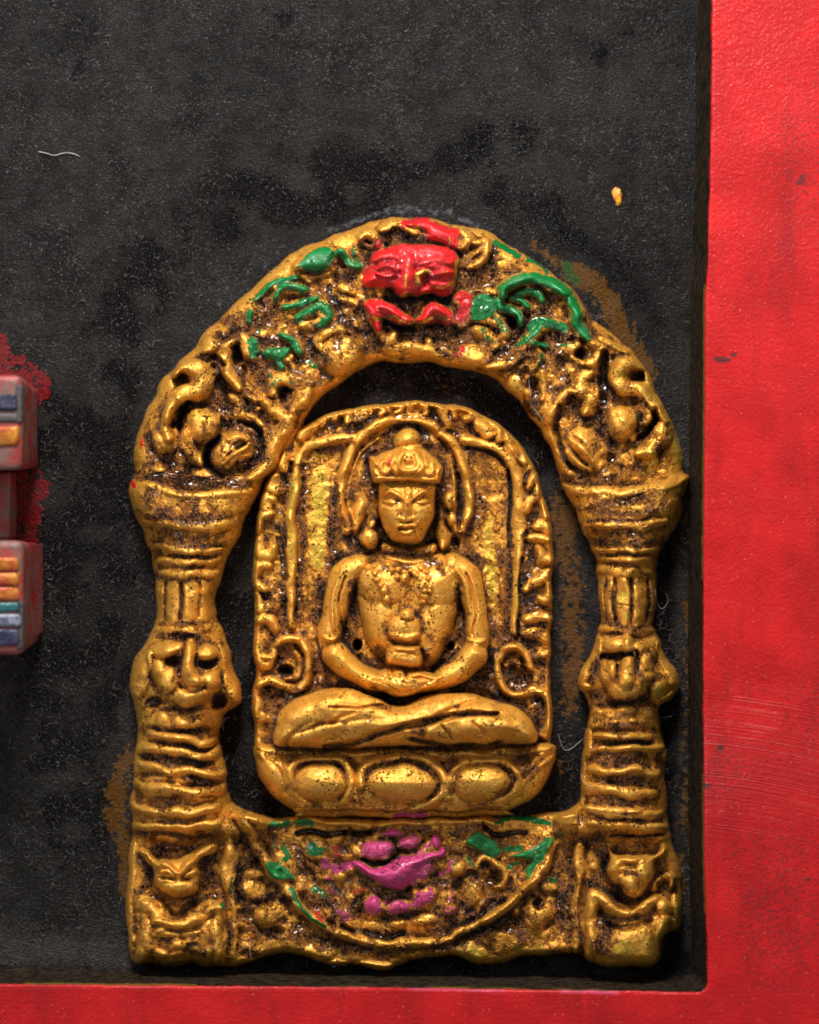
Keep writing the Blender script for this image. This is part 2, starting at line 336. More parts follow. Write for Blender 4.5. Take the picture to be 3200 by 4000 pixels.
    s.c('green', [(1090, 268), (1160, 292), (1240, 345)], 26); s.c('green', [(1310, 375), (1400, 410), (1435, 465)], 24, .9); s.c('green', [(1090, 270), (1075, 400), (1075, 520)], 26, .55); s.k([(1090, 290), (1080, 420), (1070, 500)], 36, .9)
    lf = []
    for pts, w, h in [([(1140, 620), (1140, 560), (1210, 515), (1320, 500), (1440, 522), (1530, 560), (1570, 610)], [34, 44, 46, 44, 42, 46, 50], 62), ([(1600, 650), (1640, 720), (1650, 790), (1700, 850), (1730, 900)], [44, 50, 44, 48, 30], 52),
                      ([(1240, 600), (1320, 585), (1400, 610), (1430, 650)], 28, 34), ([(1200, 630), (1270, 648), (1330, 695)], 26, 30), ([(1120, 650), (1135, 700), (1200, 720), (1255, 760), (1270, 810)], [44, 40, 38, 34, 28], 38),
                      ([(1330, 830), (1390, 785), (1480, 800), (1570, 840)], 34, 28)]:
        i = P('leaf', arch, label='glossy green painted curling leaf'); s.rp(pts, w, h, 'green', i, cw=1.05)
    i = P('leaf', arch, label='green and red painted leaf block'); s.p([(950, 625), (1080, 640), (1105, 740), (1130, 850), (1040, 830), (930, 780)], 36, 34, i); s.cp('green', [(945, 625), (1090, 620), (1105, 720), (1000, 790), (930, 780)], 20)
    s.r([(1100, 780), (1150, 830), (1150, 880)], 36, 28, scr); s.c('green', [(1090, 740), (1140, 840)], 50, .6); s.d(1210, 800, 46, 46, -34); s.k([(1170, 780), (1230, 800), (1220, 850)], 40, 1.0)
    s.k([(1350, 560), (1450, 600), (1480, 680)], 40, 1.); s.k([(1240, 690), (1340, 740), (1440, 720)], 40, .8); s.k([(1250, 870), (1330, 760), (1240, 830)], 34, 1.); s.k([(1480, 880), (1560, 900), (1680, 900)], 40, .9)
    s.r([(1040, 1090), (1130, 1060), (1240, 985), (1340, 890), (1400, 800)], [30, 50, 56, 48, 26], 44, P('leaf', arch)); s.k([(980, 1090), (1100, 1010), (1220, 890)], 36, 1.0); s.k([(1120, 1120), (1230, 1060), (1330, 960)], 26, .9); s.c('green', [(1240, 920), (1340, 870), (1400, 790)], 40, .7)
    s.d(960, 1010, 115, 90, 44, 10, scr); s.r([(960, 850), (1040, 900), (1090, 960)], 36, 34, scr); s.c('green', [(1000, 855), (1090, 940)], 28, .5); s.d(380, 890, 52, 62, 34, 10, scr); s.r([(360, 960), (500, 975), (640, 1000), (700, 1010)], 44, 28)
    s.k([(230, 960), (290, 950), (360, 960)], 54, 1.); s.k([(440, 880), (560, 870), (620, 860)], 40, .9); s.k([(700, 900), (820, 860), (880, 900), (800, 960)], 60, .8); s.d(650, 920, 30, 45, 24, -20); s.k([(720, 970), (780, 1000)], 40, 1.)
    s.pool([(20, 620), (60, 700), (90, 760)], 16); s.k([(30, 500), (130, 480)], 44, 1.); s.k([(160, 700), (120, 800), (230, 860)], 50, .9)
    s.commit()
    # ---- left limb of the arch
    s.frame(500, 900, .5217)
    i = P('leaf', arch, label='green painted leaf with gold rim'); s.r([(1250, 290), (1370, 235), (1470, 210), (1510, 170)], [30, 66, 78, 50], 50, i); s.cp('green', [(1245, 290), (1340, 190), (1460, 115), (1530, 150), (1530, 250), (1430, 325), (1290, 300)], 26)
    s.rp([(1555, 190), (1590, 180), (1650, 245), (1725, 262)], 34, 28, 'green', P('leaf', arch)); s.c('green', [(1690, 130), (1705, 220)], 28, .8); s.r([(1300, 345), (1400, 345), (1490, 325)], 22, 16)
    for pts, w, h, v in [([(950, 505), (1040, 430), (1140, 385), (1260, 360)], 24, 26, .7), ([(1110, 500), (1150, 430), (1220, 420), (1325, 435)], 34, 30, .6), ([(1180, 580), (1290, 545), (1405, 500)], 32, 34, .9), ([(1270, 650), (1370, 600), (1450, 560), (1520, 630), (1430, 700)], [38, 48, 48, 44, 30], 34, .7)]:
        s.rp(pts, w, h, 'green', P('leaf', arch), v)
    s.r([(1290, 700), (1390, 700), (1510, 640)], 44, 34, scr); s.r([(1200, 470), (1330, 450)], 18, 18)
    s.d(1590, 930, 185, 150, 66, -25, P('shell', arch)); s.r([(1440, 900), (1420, 830), (1480, 760), (1590, 740), (1680, 770)], [34, 40, 40, 36, 24], 34, scr); s.k([(1360, 830), (1400, 930), (1480, 980)], 44, 1.0); s.k([(1520, 800), (1620, 790)], 24, .7)
    s.r([(1090, 1220), (1120, 1140), (1200, 1110), (1290, 1160), (1310, 1250), (1240, 1330)], [40, 56, 60, 60, 56, 40], 34, scr); s.d(1170, 1230, 56, 70, -30); s.kd(1170, 1230, 50, 66, 0, .75)
    for pts, w, h in [([(925, 610), (920, 680)], 28, 22), ([(940, 830), (945, 920)], 44, 34), ([(1150, 770), (1220, 810), (1270, 880), (1300, 930)], 32, 34), ([(1040, 930), (1110, 920), (1190, 890)], [44, 52, 34], 38), ([(1095, 960), (1150, 1020)], 34, 24)]:
        s.rp(pts, w, h, 'green', P('bud', arch))
    s.c('green', [(980, 750), (1050, 730)], 30, .6); s.c('green', [(1340, 970), (1400, 1020)], 30, .5); s.c('green', [(1080, 1170), (1130, 1120), (1230, 1130)], 18, .5); s.c('green', [(1070, 1040), (1080, 1100)], 28, .4)
    s.r([(735, 870), (715, 960), (760, 1070), (830, 1165)], [44, 50, 46, 36], 52, scr); s.r([(740, 860), (810, 810), (880, 830), (890, 920), (930, 960)], [40, 40, 40, 44, 40], 42, scr); s.d(815, 930, 44, 66, -34, 0); s.kd(820, 930, 46, 74, 0, 1.1); s.r([(860, 1010), (870, 1080), (860, 1150)], 26, -24)
    s.d(620, 870, 110, 66, 42, -40, scr); s.r([(540, 920), (640, 930), (720, 1000)], 26, -22); s.k([(540, 950), (640, 950), (700, 1030)], 44, 1.05); s.k([(690, 1060), (720, 1180), (680, 1130)], 40, 1.1); s.r([(640, 1080), (690, 1200), (740, 1290)], 34, -26)
    vol = P('volute', arch)
    s.r([(345, 1100), (375, 1050), (440, 1020), (520, 1040), (560, 1110), (530, 1190), (430, 1235), (335, 1290), (285, 1380), (270, 1480), (290, 1560)], [26, 36, 50, 72, 84, 74, 52, 42, 40, 44, 60], 72, vol)
    s.d(390, 1130, 66, 50, -34, -25); s.kd(385, 1120, 78, 52, -25, 1.1); s.d(275, 1580, 110, 100, 52, 0, vol); s.r([(215, 1400), (190, 1500), (230, 1600)], 24, 28); s.r([(345, 1480), (350, 1580), (320, 1640)], 28, 24)
    s.k([(460, 1290), (400, 1340), (350, 1440)], 40, 1.0); s.r([(450, 1290), (390, 1360), (370, 1480)], 26, -28); s.k([(140, 1440), (150, 1600), (170, 1700)], 44, 1.0); s.k([(290, 1270), (220, 1380)], 34, .6); s.k([(640, 1240), (700, 1300), (720, 1380)], 40, .7)
    s.d(560, 1450, 128, 132, 84, -20, P('boss', arch)); s.r([(430, 1500), (450, 1610), (510, 1690), (540, 1740)], [40, 70, 62, 44], 52, scr); s.d(480, 1480, 70, 100, 50, 20)
    s.k([(660, 1560), (600, 1660), (610, 1760), (700, 1840)], 44, 1.2); s.r([(680, 1540), (590, 1640), (600, 1760), (700, 1850)], 34, -34); s.k([(640, 1440), (720, 1450), (840, 1430)], 36, 1.1)
    s.d(400, 1710, 70, 66, 24, 0); s.d(560, 1810, 95, 46, 30, 0, scr); s.d(240, 1800, 60, 40, 24); s.k([(130, 1770), (260, 1720), (340, 1830), (460, 1810)], 44, .9)
    sh = P('shell', arch); s.d(790, 1650, 160, 150, 72, 0, sh); s.commit()
    s.r([(740, 1740), (810, 1680), (900, 1640)], 22, 16); s.r([(760, 1790), (840, 1720), (930, 1700)], 20, 14); s.r([(740, 1720), (800, 1650), (920, 1590)], 16, -22); s.r([(740, 1560), (800, 1530), (880, 1560), (910, 1610)], 26, 22); s.d(790, 1550, 40, 60, 20, 40)
    s.r([(840, 1810), (850, 1720), (940, 1720)], 14, -14)
    s.r([(1240, 1390), (1160, 1490), (1090, 1640), (1010, 1790), (900, 1850)], [60, 56, 50, 46, 30], 34, P('rim', arch)); s.r([(830, 1400), (940, 1410), (1030, 1490), (1060, 1600)], 22, 20); s.k([(860, 1450), (960, 1480), (1010, 1600), (990, 1700), (900, 1760)], 44, .8); s.r([(880, 1450), (980, 1500), (1010, 1640)], 26, -24)
    s.r([(770, 1240), (830, 1280), (800, 1360)], 48, 36, scr); s.r([(870, 1210), (960, 1270)], 34, 30, scr); s.r([(770, 1385), (860, 1380)], 38, 28, scr); s.r([(1000, 1260), (1090, 1330), (1200, 1400)], [30, 46, 54], 34, scr); s.k([(860, 1300), (930, 1340)], 34, 1.2); s.pool([(700, 1410), (740, 1460)], 22)
    s.k([(900, 950), (1000, 1010), (1030, 1120)], 60, .7); s.k([(760, 640), (800, 760), (720, 780)], 56, .9); s.k([(1000, 510), (1060, 610), (1100, 580)], 56, 1.1); s.k([(960, 660), (1100, 700)], 40, .6); s.k([(1000, 830), (1110, 840)], 50, 1.); s.k([(1290, 960), (1400, 920), (1450, 1010)], 50, .6); s.k([(1310, 800), (1350, 870)], 40, .8); s.k([(1390, 1140), (1500, 1120)], 40, .7)
    s.pool([(1500, 430), (1530, 530), (1600, 620), (1600, 700)], 26); s.k([(1520, 260), (1620, 270)], 50, 1.1); s.k([(1620, 700), (1700, 780)], 44, 1.); s.r([(1590, 330), (1600, 420), (1680, 480)], 30, 22); s.r([(1610, 520), (1700, 560)], 34, 26)
    s.k([(60, 1840), (180, 1870), (420, 1880), (640, 1880), (860, 1900)], 40, 1.1); s.pool([(240, 1860), (320, 1870)], 28); s.c('red', [(85, 1560), (95, 1640)], 20, .5)
    s.commit()
    # ---- right limb
    s.frame(1900, 900, .5217)
    s.r([(540, 920), (600, 880), (660, 890), (690, 860)], 44, 36, scr); s.c('green', [(545, 850), (640, 850)], 26, .6); s.d(715, 930, 60, 44, -34); s.kd(715, 925, 60, 46, 0, 1.2); s.r([(800, 840), (850, 900), (820, 980), (770, 1000)], 42, 40, scr); s.r([(640, 960), (700, 1000), (770, 1000)], 24, 24)
    s.rp([(350, 850), (440, 870)], 34, 24, 'green'); s.c('green', [(410, 950), (395, 1020)], 20, .8); s.k([(430, 900), (500, 920), (560, 960)], 36, .9)
    s.pool([(885, 930), (880, 1040), (865, 1120), (870, 1220), (875, 1300)], 34); s.r([(880, 930), (870, 1100), (880, 1300)], 44, -34); s.k([(850, 1120), (930, 1230)], 60, .8); s.k([(960, 960), (1060, 960)], 36, .9); s.r([(920, 850), (1010, 900), (1090, 930)], 28, 28, scr)
    vr = P('volute', arch)
    s.r([(1150, 1030), (1080, 1000), (1010, 1030), (990, 1110), (1040, 1175), (1130, 1190), (1220, 1240), (1290, 1330), (1340, 1420)], [34, 46, 56, 62, 60, 52, 50, 54, 50], 64, vr); s.d(1125, 1090, 50, 46, -40); s.kd(1130, 1095, 52, 46, 0, 1.25)
    s.r([(1170, 1050), (1200, 1120), (1260, 1230)], 24, 26); s.r([(1340, 1420), (1320, 1520), (1240, 1620), (1140, 1670)], [50, 66, 66, 50], 52, vr); s.r([(1170, 1260), (1200, 1370), (1180, 1440)], 40, 36, vr); s.k([(1140, 1540), (1240, 1480), (1260, 1360)], 44, .8); s.r([(1140, 1560), (1240, 1460), (1260, 1320)], 30, -26)
    s.d(1005, 1440, 100, 135, 88, 8, P('boss', arch)); s.d(1085, 1550, 36, 40, 40); s.d(975, 1375, 22, 16, -12); s.k([(870, 1350), (860, 1500), (950, 1620)], 34, .9); s.k([(1120, 1380), (1120, 1500)], 28, .7)
    s2 = P('shell', arch); s.d(750, 1640, 175, 150, 66, 35, s2); s.commit()
    s.r([(600, 1610), (680, 1680), (740, 1750)], 20, -26); s.r([(640, 1530), (740, 1590), (800, 1690)], 14, -14); s.r([(620, 1560), (730, 1640), (810, 1760)], 26, 18); s.r([(600, 1660), (680, 1730), (760, 1790)], 30, 22)
    s.r([(680, 1160), (590, 1230), (500, 1350), (450, 1470)], [34, 40, 44, 46], 40, P('rim', arch)); s.r([(440, 1470), (470, 1600), (530, 1740), (620, 1810)], [48, 56, 52, 44], 30, P('rim', arch)); s.k([(540, 1300), (500, 1420), (530, 1500)], 56, .75); s.k([(540, 1640), (570, 1720), (640, 1770)], 44, 1.05); s.r([(530, 1320), (510, 1450), (540, 1620), (620, 1760)], 30, -26)
    s.r([(620, 1200), (720, 1190), (790, 1240), (780, 1340), (740, 1380)], [36, 60, 64, 56, 40], 48, scr); s.r([(790, 1060), (720, 1110), (640, 1190)], [28, 40, 44], 36, scr); s.k([(680, 1390), (780, 1410), (850, 1400)], 34, .9); s.k([(600, 1260), (660, 1310)], 34, .8)
    s.d(215, 1190, 95, 135, 38, 10, P('shell', arch)); s.r([(345, 870), (360, 960), (345, 1030)], [40, 56, 40], 34, scr); s.d(350, 1160, 60, 60, -34); s.pool([(340, 1150), (390, 1230), (370, 1330), (320, 1330)], 40); s.d(310, 1230, 40, 46, 30); s.r([(430, 1060), (440, 1160), (420, 1260)], 28, 20); s.k([(260, 1120), (300, 1180)], 30, 1.)
    s.r([(300, 1400), (350, 1440), (400, 1500)], 34, 22); s.k([(350, 1360), (420, 1420)], 30, .8); s.d(900, 1780, 100, 60, 30, 0, scr); s.d(1060, 1700, 70, 60, 24); s.d(1245, 1720, 55, 70, 26, 0, scr)
    s.cd('lemon', 1235, 1720, 70, 90); s.c('lemon', [(1390, 1440), (1440, 1600), (1460, 1720)], 60); s.k([(1290, 1640), (1330, 1560), (1370, 1480)], 34, 1.1); s.k([(1330, 1700), (1290, 1620)], 40, .8); s.cd('lemon', 200, 1180, 60, 110, 0, .6); s.cd('lemon', 1010, 1070, 60, 60, 0, .5)
    s.k([(540, 1830), (700, 1850), (900, 1850), (1000, 1830)], 28, .8); s.k([(760, 640), (760, 720), (850, 760)], 44, 1.1); s.d(730, 660, 30, 30, -20); s.k([(520, 800), (640, 780), (740, 840)], 40, .7); s.k([(820, 700), (950, 820)], 30, .5)
    s.commit()
    # dimples and lumps all over the carving
    n = s.noise(26); s.carve = np.clip((985-Yw)/30, 0, 1)+lowb
    # ---- pillars
    def rings(lst, pil, h=26, v=.85):
        for pts, w in lst: s.r(pts, w*1.12, h*0.86, P('ring', pil), .15)
    s.frame(480, 1800, .4175)
    cl = P('capital', pil_l); s.L[(Yw > 1000) & (Yw < 1130) & (Xw < 560) & (s.H > -60)] = cl
    cr = P('capital', pil_r); s.L[(Yw > 1000) & (Yw < 1130) & (Xw > 1165)] = cr
    s.p([(60, 225), (400, 270), (720, 325), (1150, 280), (1140, 480), (950, 575), (600, 610), (240, 570), (80, 420)], 60, 22)
    rings([([(110, 235), (400, 285), (720, 335), (1000, 310), (1190, 270)], 36), ([(150, 560), (400, 605), (700, 615), (960, 585), (1060, 550)], 38)], pil_l, 34)
    rings([([(250, 800), (600, 850), (920, 830)], 30), ([(330, 930), (600, 960), (900, 930)], 28), ([(350, 1040), (600, 1060), (880, 1040)], 32), ([(330, 1570), (560, 1600), (820, 1580)], 30)], pil_l, 22)
    s.k([(240, 350), (300, 440), (480, 480)], 60, .7); s.k([(120, 470), (330, 530), (640, 560), (1000, 520)], 52, .85); s.k([(700, 370), (690, 540)], 46, .9); s.k([(880, 460), (1000, 520)], 50, .5); s.k([(420, 700), (700, 780), (980, 640)], 70, .45); s.k([(280, 780), (420, 800), (640, 800), (940, 780)], 38, .9); s.k([(420, 890), (640, 900), (880, 910)], 30, .95); s.k([(300, 860), (280, 1060)], 70, .5); s.k([(600, 1000), (760, 990)], 34, .8); s.k([(340, 1110), (500, 1120), (780, 1110)], 32, .9)
    for x, w in ((405, 16), (558, 26), (720, 14)): s.r([(x, 1140), (x, 1300), (x-4, 1480)], w, -22)
    for x in (480, 640, 770): s.r([(x, 1150), (x, 1300), (x, 1490)], 60, 13, P('flute', pil_l))
    s.k([(405, 1140), (400, 1300), (400, 1500)], 26, .9); s.k([(558, 1250), (550, 1500)], 34, .9); s.k([(340, 1540), (560, 1530), (760, 1560)], 34, .8); s.k([(350, 1650), (480, 1640), (700, 1650)], 40, 1.1)
    s.k([(150, 200), (420, 230), (640, 270), (880, 230), (1150, 250)], 48, 1.2); s.pool([(320, 190), (430, 185)], 34); s.pool([(600, 240), (700, 245)], 26); s.pool([(960, 240), (1100, 265)], 24); s.c('red', [(100, 215), (125, 270)], 22)
    s.commit()
    s.frame(480, 2500, .3478)
    mk = P('mask_face', pil_l)
    s.p([(330, 90), (300, 300), (360, 480), (480, 600), (640, 700), (760, 760), (900, 680), (1080, 540), (1120, 330), (1080, 80), (760, 30)], 120, 46, mk); s.commit()
    s.r([(750, 40), (755, 150), (760, 300), (770, 450)], [60, 66, 78, 96], 58, P('nose', mk), 0); s.d(775, 490, 125, 78, 40); s.d(480, 110, 160, 90, 42, -8); s.d(980, 120, 150, 84, 42, 8); s.d(520, 440, 120, 110, 40); s.d(980, 450, 110, 95, 42); s.d(760, 640, 230, 120, 34); s.d(400, 330, 60, 110, 24)
    s.d(560, 260, 90, 60, -34); s.d(980, 250, 110, 60, -38); s.k([(520, 220), (600, 260), (600, 380), (590, 430)], 62, 1.05); s.k([(870, 220), (1000, 250), (1080, 220)], 62, 1.15); s.k([(1080, 300), (1110, 430)], 40, .8); s.r([(620, 480), (680, 560), (780, 600), (880, 560), (930, 480)], 16, -14); s.r([(660, 60), (665, 250), (640, 420)], 22, -26); s.r([(845, 120), (860, 280)], 20, -22)
    s.r([(320, 150), (240, 330), (160, 520), (170, 620)], [44, 80, 96, 66], 44, P('ear', mk)); s.r([(1120, 60), (1180, 280), (1230, 500), (1260, 680)], [30, 66, 88, 74], 40, P('ear', mk)); s.r([(300, 440), (240, 600)], 30, 22)
    s.d(360, 690, 120, 60, -34, -25); s.kd(350, 690, 140, 66, -25, 1.15); s.cd('gloss', 330, 710, 90, 40, -20); s.d(1070, 690, 90, 115, -44, -10); s.kd(1070, 700, 100, 125, 0, 1.5); s.d(455, 520, 24, 24, -18)
    s.commit()
    s.frame(480, 2500, .3478)
    s.p([(300, 860), (500, 780), (700, 800), (1000, 780), (1090, 860), (1060, 990), (700, 1010), (300, 980)], 60, 20, P('beard', mk)); s.d(440, 900, 95, 105, 34, -20); s.d(690, 930, 125, 84, 38); s.d(900, 925, 120, 70, 34, -10); s.d(1050, 890, 56, 84, 26); s.d(620, 800, 60, 50, 22)
    s.k([(350, 1000), (520, 1010), (700, 1040), (960, 1010)], 50, 1.0); s.k([(520, 820), (560, 880), (560, 960)], 40, .7); s.k([(220, 980), (250, 1040)], 80, .7); s.k([(800, 840), (820, 900)], 30, .6); s.k([(440, 760), (620, 760), (900, 760)], 40, .8)
    rings([([(290, 1050), (520, 1080), (850, 1135), (1040, 1135)], 38), ([(260, 1180), (420, 1225), (700, 1275), (900, 1285), (1110, 1255)], 50), ([(200, 1390), (400, 1450), (560, 1490), (800, 1480), (1110, 1510)], 46), ([(120, 1600), (300, 1650), (500, 1700), (720, 1725), (1150, 1650)], 52), ([(140, 1860), (400, 1920), (700, 1945), (1060, 1895)], 48)], pil_l, 42)
    s.d(150, 1430, 40, 60, 24); s.d(210, 1180, 50, 70, 24); s.k([(400, 1170), (560, 1180), (740, 1190), (960, 1200)], 42, .9); s.k([(240, 1290), (500, 1340), (700, 1360), (960, 1370)], 66, 1.0); s.k([(620, 1400), (1000, 1440)], 40, .7); s.k([(780, 1590), (900, 1620), (1060, 1620)], 80, 1.05); s.k([(130, 1520), (180, 1720), (170, 1790)], 60, .7); s.k([(260, 1760), (450, 1780)], 40, .5); s.k([(240, 1870), (700, 1890), (900, 1860)], 30, .6); s.k([(1150, 1300), (1180, 1500), (1190, 1640)], 44, .7)
    s.r([(600, 1760), (800, 1790), (1000, 1770)], 30, 14); s.r([(250, 1560), (600, 1570), (760, 1600)], 50, 14)
    s.frame(400, 3100, .3711)
    rings([([(320, 320), (640, 360), (1000, 350), (1250, 310)], 36)], pil_l, 26); s.k([(330, 390), (480, 430), (700, 420), (1000, 450), (1260, 420)], 44, 1.0); s.k([(600, 300), (760, 300), (900, 290)], 34, .9); s.k([(1390, 440), (1440, 520)], 60, .9); s.commit()
    # left pedestal
    s.r([(300, 520), (275, 800), (275, 1300), (300, 1640)], 46, 22); s.r([(1320, 520), (1325, 760), (1330, 980)], 62, 22); s.r([(1400, 1150), (1390, 1500), (1380, 1790)], 40, 12); s.r([(600, 480), (760, 500), (900, 480)], 40, 20)
    li = P('animal_figure', ped_l, label='small cat-faced figure with pointed ears and folded arms')
    s.p([(370, 590), (450, 600), (560, 680), (800, 715), (960, 640), (1090, 520), (1190, 530), (1160, 640), (1030, 740), (1025, 900), (985, 1020), (880, 1095), (760, 1110), (640, 1020), (550, 930), (535, 800), (460, 740), (390, 650)], 80, 66, li)
    s.p([(400, 1130), (620, 1160), (700, 1330), (900, 1290), (1200, 1160), (1290, 1240), (1250, 1500), (1270, 1740), (1000, 1800), (700, 1790), (560, 1740), (430, 1810), (380, 1700), (400, 1400)], 90, 34, li); s.commit()
    s.d(790, 870, 290, 250, 44); s.d(830, 1500, 400, 300, 40); s.commit(); s.gain = 1.1
    s.d(790, 1000, 150, 80, 26); s.d(720, 1000, 60, 50, 14); s.d(880, 1000, 55, 50, 14); s.r([(590, 760), (690, 765), (800, 850), (910, 760), (1010, 720)], 28, 24); s.r([(610, 820), (680, 825), (745, 870)], 22, 16); s.r([(870, 880), (940, 835), (1010, 815)], 22, 16); s.r([(800, 860), (800, 960)], 34, 20); s.r([(600, 880), (680, 890), (740, 900)], 16, -14); s.r([(870, 920), (950, 890), (1010, 870)], 16, -12); s.r([(660, 915), (750, 915)], 18, 10); s.r([(480, 640), (560, 740), (640, 760)], 34, 18); s.r([(1120, 580), (1030, 690), (960, 720)], 34, 18)
    s.r([(720, 1050), (790, 1070), (880, 1050)], 12, -12)
    for x, y, a, b_, h in [(430, 1170, 96, 100, 30), (800, 1590, 86, 76, 30), (640, 1690, 64, 50, 22), (800, 1690, 66, 40, 20), (1130, 1680, 64, 56, 22), (610, 1440, 62, 44, 20), (560, 1760, 60, 40, 16), (800, 1215, 40, 30, 14), (730, 1190, 36, 30, 12), (470, 1400, 60, 30, 12), (330, 1520, 40, 60, 16), (960, 1640, 40, 40, 10), (940, 1550, 60, 30, 14)]: s.d(x, y, a, b_, h)
    s.r([(420, 1130), (520, 1240), (640, 1330)], 60, 24); s.r([(600, 1160), (660, 1230), (710, 1300)], [30, 44, 26], 26); s.r([(1240, 1200), (1100, 1210), (960, 1290), (800, 1350), (560, 1340)], [60, 74, 72, 66, 50], 40); s.r([(1230, 1230), (1225, 1500), (1230, 1740)], [60, 84, 76], 30); s.r([(410, 1280), (430, 1480), (440, 1740), (480, 1800)], 80, 22); s.r([(560, 1480), (800, 1470), (1000, 1440)], 28, 12)
    s.k([(380, 640), (420, 760), (490, 820), (480, 940), (390, 1040)], 66, .95); s.k([(1150, 700), (1120, 820), (1060, 940), (1200, 900)], 90, .95); s.k([(1230, 1060), (1050, 1110), (920, 1200), (840, 1320)], 60, 1.15); s.k([(960, 1560), (920, 1680), (1040, 1700)], 70, .95); s.k([(1040, 1440), (1160, 1550)], 60, .6); s.k([(340, 1080), (330, 1400)], 34, .7); s.k([(1370, 1380), (1330, 1720)], 60, .85); s.k([(560, 1770), (700, 1820), (540, 1800)], 40, 1.); s.k([(620, 600), (700, 630), (900, 600)], 34, .75); s.k([(640, 1530), (740, 1560)], 30, .7); s.k([(550, 1110), (650, 1130)], 30, .6); s.c('green', [(1250, 1170), (1270, 1200)], 34, .9); s.c('green', [(1390, 900), (1395, 1040)], 24, .6); s.cd('lemon', 730, 1790, 200, 60, 0, .7)
    s.commit()
    # ---- right pillar
    s.gain = 1.0
    s.frame(2100, 1800, .4174)
    s.p([(220, 250), (500, 300), (900, 280), (1390, 150), (1400, 260), (1300, 480), (1170, 560), (480, 590), (330, 480)], 60, 22)
    rings([([(220, 240), (420, 275), (700, 290), (1000, 260), (1240, 215), (1390, 175)], 44), ([(470, 590), (700, 612), (950, 608), (1180, 570)], 34)], pil_r, 38); s.d(1370, 180, 44, 50, 30)
    rings([([(480, 540), (800, 545), (1050, 535)], 18), ([(500, 830), (800, 850), (1130, 830)], 26), ([(540, 925), (800, 945), (1060, 930)], 24), ([(580, 1030), (800, 1050), (1060, 1045)], 30), ([(560, 1560), (800, 1590), (1080, 1580)], 30)], pil_r, 20)
    for x, w in ((640, 14), (722, 24), (875, 22), (1035, 18)): s.r([(x, 1100), (x, 1300), (x, 1500)], w, -22)
    for x in (680, 800, 955): s.r([(x, 1120), (x, 1300), (x, 1500)], 54, 12, P('flute', pil_r))
    s.r([(750, 1333), (860, 1333)], 9, -12)
    s.d(440, 380, 36, 26, 14); s.d(600, 340, 70, 20, 10); s.r([(900, 350), (960, 340), (1010, 300)], 22, 20); s.r([(1180, 350), (1280, 300)], 30, 14)
    s.k([(250, 180), (480, 220), (700, 200), (1000, 190)], 36, .85); s.k([(370, 440), (560, 440), (800, 370), (960, 330)], 56, .8); s.k([(540, 480), (640, 500), (900, 480), (1100, 480)], 44, .7); s.k([(480, 570), (800, 565), (1160, 545)], 20, .9); s.k([(460, 740), (640, 790), (860, 780), (1180, 740)], 50, .85); s.k([(850, 690), (900, 780), (880, 880)], 44, .8); s.k([(640, 890), (900, 890), (1040, 900)], 28, .9); s.k([(640, 980), (880, 985), (1050, 1080)], 28, .8); s.k([(1180, 640), (1240, 740), (1130, 900)], 60, .6)
    s.k([(640, 1130), (720, 1300), (730, 1480)], 34, .85); s.k([(875, 1130), (870, 1480)], 26, .8); s.k([(1030, 1200), (1040, 1480)], 36, .8); s.k([(620, 1500), (760, 1540), (920, 1560), (1060, 1560)], 44, .9); s.k([(660, 1620), (860, 1610)], 30, .8); s.cd('lemon', 800, 1250, 60, 90); s.cd('lemon', 820, 1430, 60, 60, 0, .7)
    s.c('lemon', [(1340, 260), (1420, 320), (1430, 420)], 30, .5); s.k([(1360, 220), (1370, 420)], 30, .9); s.commit()
    s.frame(2100, 2500, .4058)
    mk2 = P('mask_face', pil_r)
    s.p([(600, -10), (560, 280), (610, 420), (740, 560), (850, 600), (950, 575), (1050, 470), (1120, 300), (1180, 100), (1140, -10), (860, -30)], 100, 40, mk2); s.commit()
    n1_ = P('nose', mk2)
    s.r([(862, -20), (865, 90)], 48, 40, n1_, 0); s.r([(862, 215), (860, 300), (858, 410)], [44, 56, 70], 48, n1_, 0); s.d(720, 60, 110, 76, 34); s.d(1010, 70, 80, 70, 26); s.d(705, 280, 46, 90, 34); s.d(850, 490, 190, 105, 34); s.d(640, 310, 60, 90, 16); s.d(1070, 210, 60, 84, 32); s.d(1000, 350, 60, 110, 20); s.d(1090, 330, 56, 44, 20)
    s.r([(600, 165), (720, 170), (900, 150)], 34, -34); s.r([(960, 120), (970, 300)], 30, -24); s.r([(765, 230), (760, 400)], 18, -22)
    s.k([(600, 165), (720, 170), (900, 150)], 44, 1.3); s.k([(600, 100), (540, 220), (500, 400)], 52, 1.05); s.k([(960, 170), (950, 300), (1000, 340)], 44, .95); s.k([(1020, 60), (1120, 120), (1160, 200)], 60, .8); s.k([(640, 340), (760, 340)], 40, .7); s.k([(1040, 370), (1060, 520), (1150, 330)], 50, .9); s.pool([(740, 190), (800, 190)], 18); s.pool([(860, 160), (900, 170)], 16)
    s.r([(590, -10), (545, 120), (490, 270), (420, 380), (400, 430)], [40, 44, 46, 50, 44], 40, P('ear', mk2)); s.d(440, 450, 60, 56, 30); s.r([(1180, 40), (1250, 190), (1310, 320), (1350, 420)], [40, 54, 60, 60], 30, P('ear', mk2)); s.d(1150, 480, 80, 84, 30); s.r([(1340, 480), (1240, 560), (1160, 620)], 40, 30); s.cd('lemon', 1140, 500, 110, 110); s.c('lemon', [(1060, 440), (1200, 440)], 60, .8)
    s.kd(580, 540, 70, 50, 20, 1.2); s.k([(600, 600), (760, 600), (1000, 560), (1060, 620)], 46, 1.05)
    s.commit()
    s.p([(500, 680), (700, 650), (1000, 660), (1190, 700), (1190, 830), (900, 870), (520, 860)], 50, 18, P('beard', mk2))
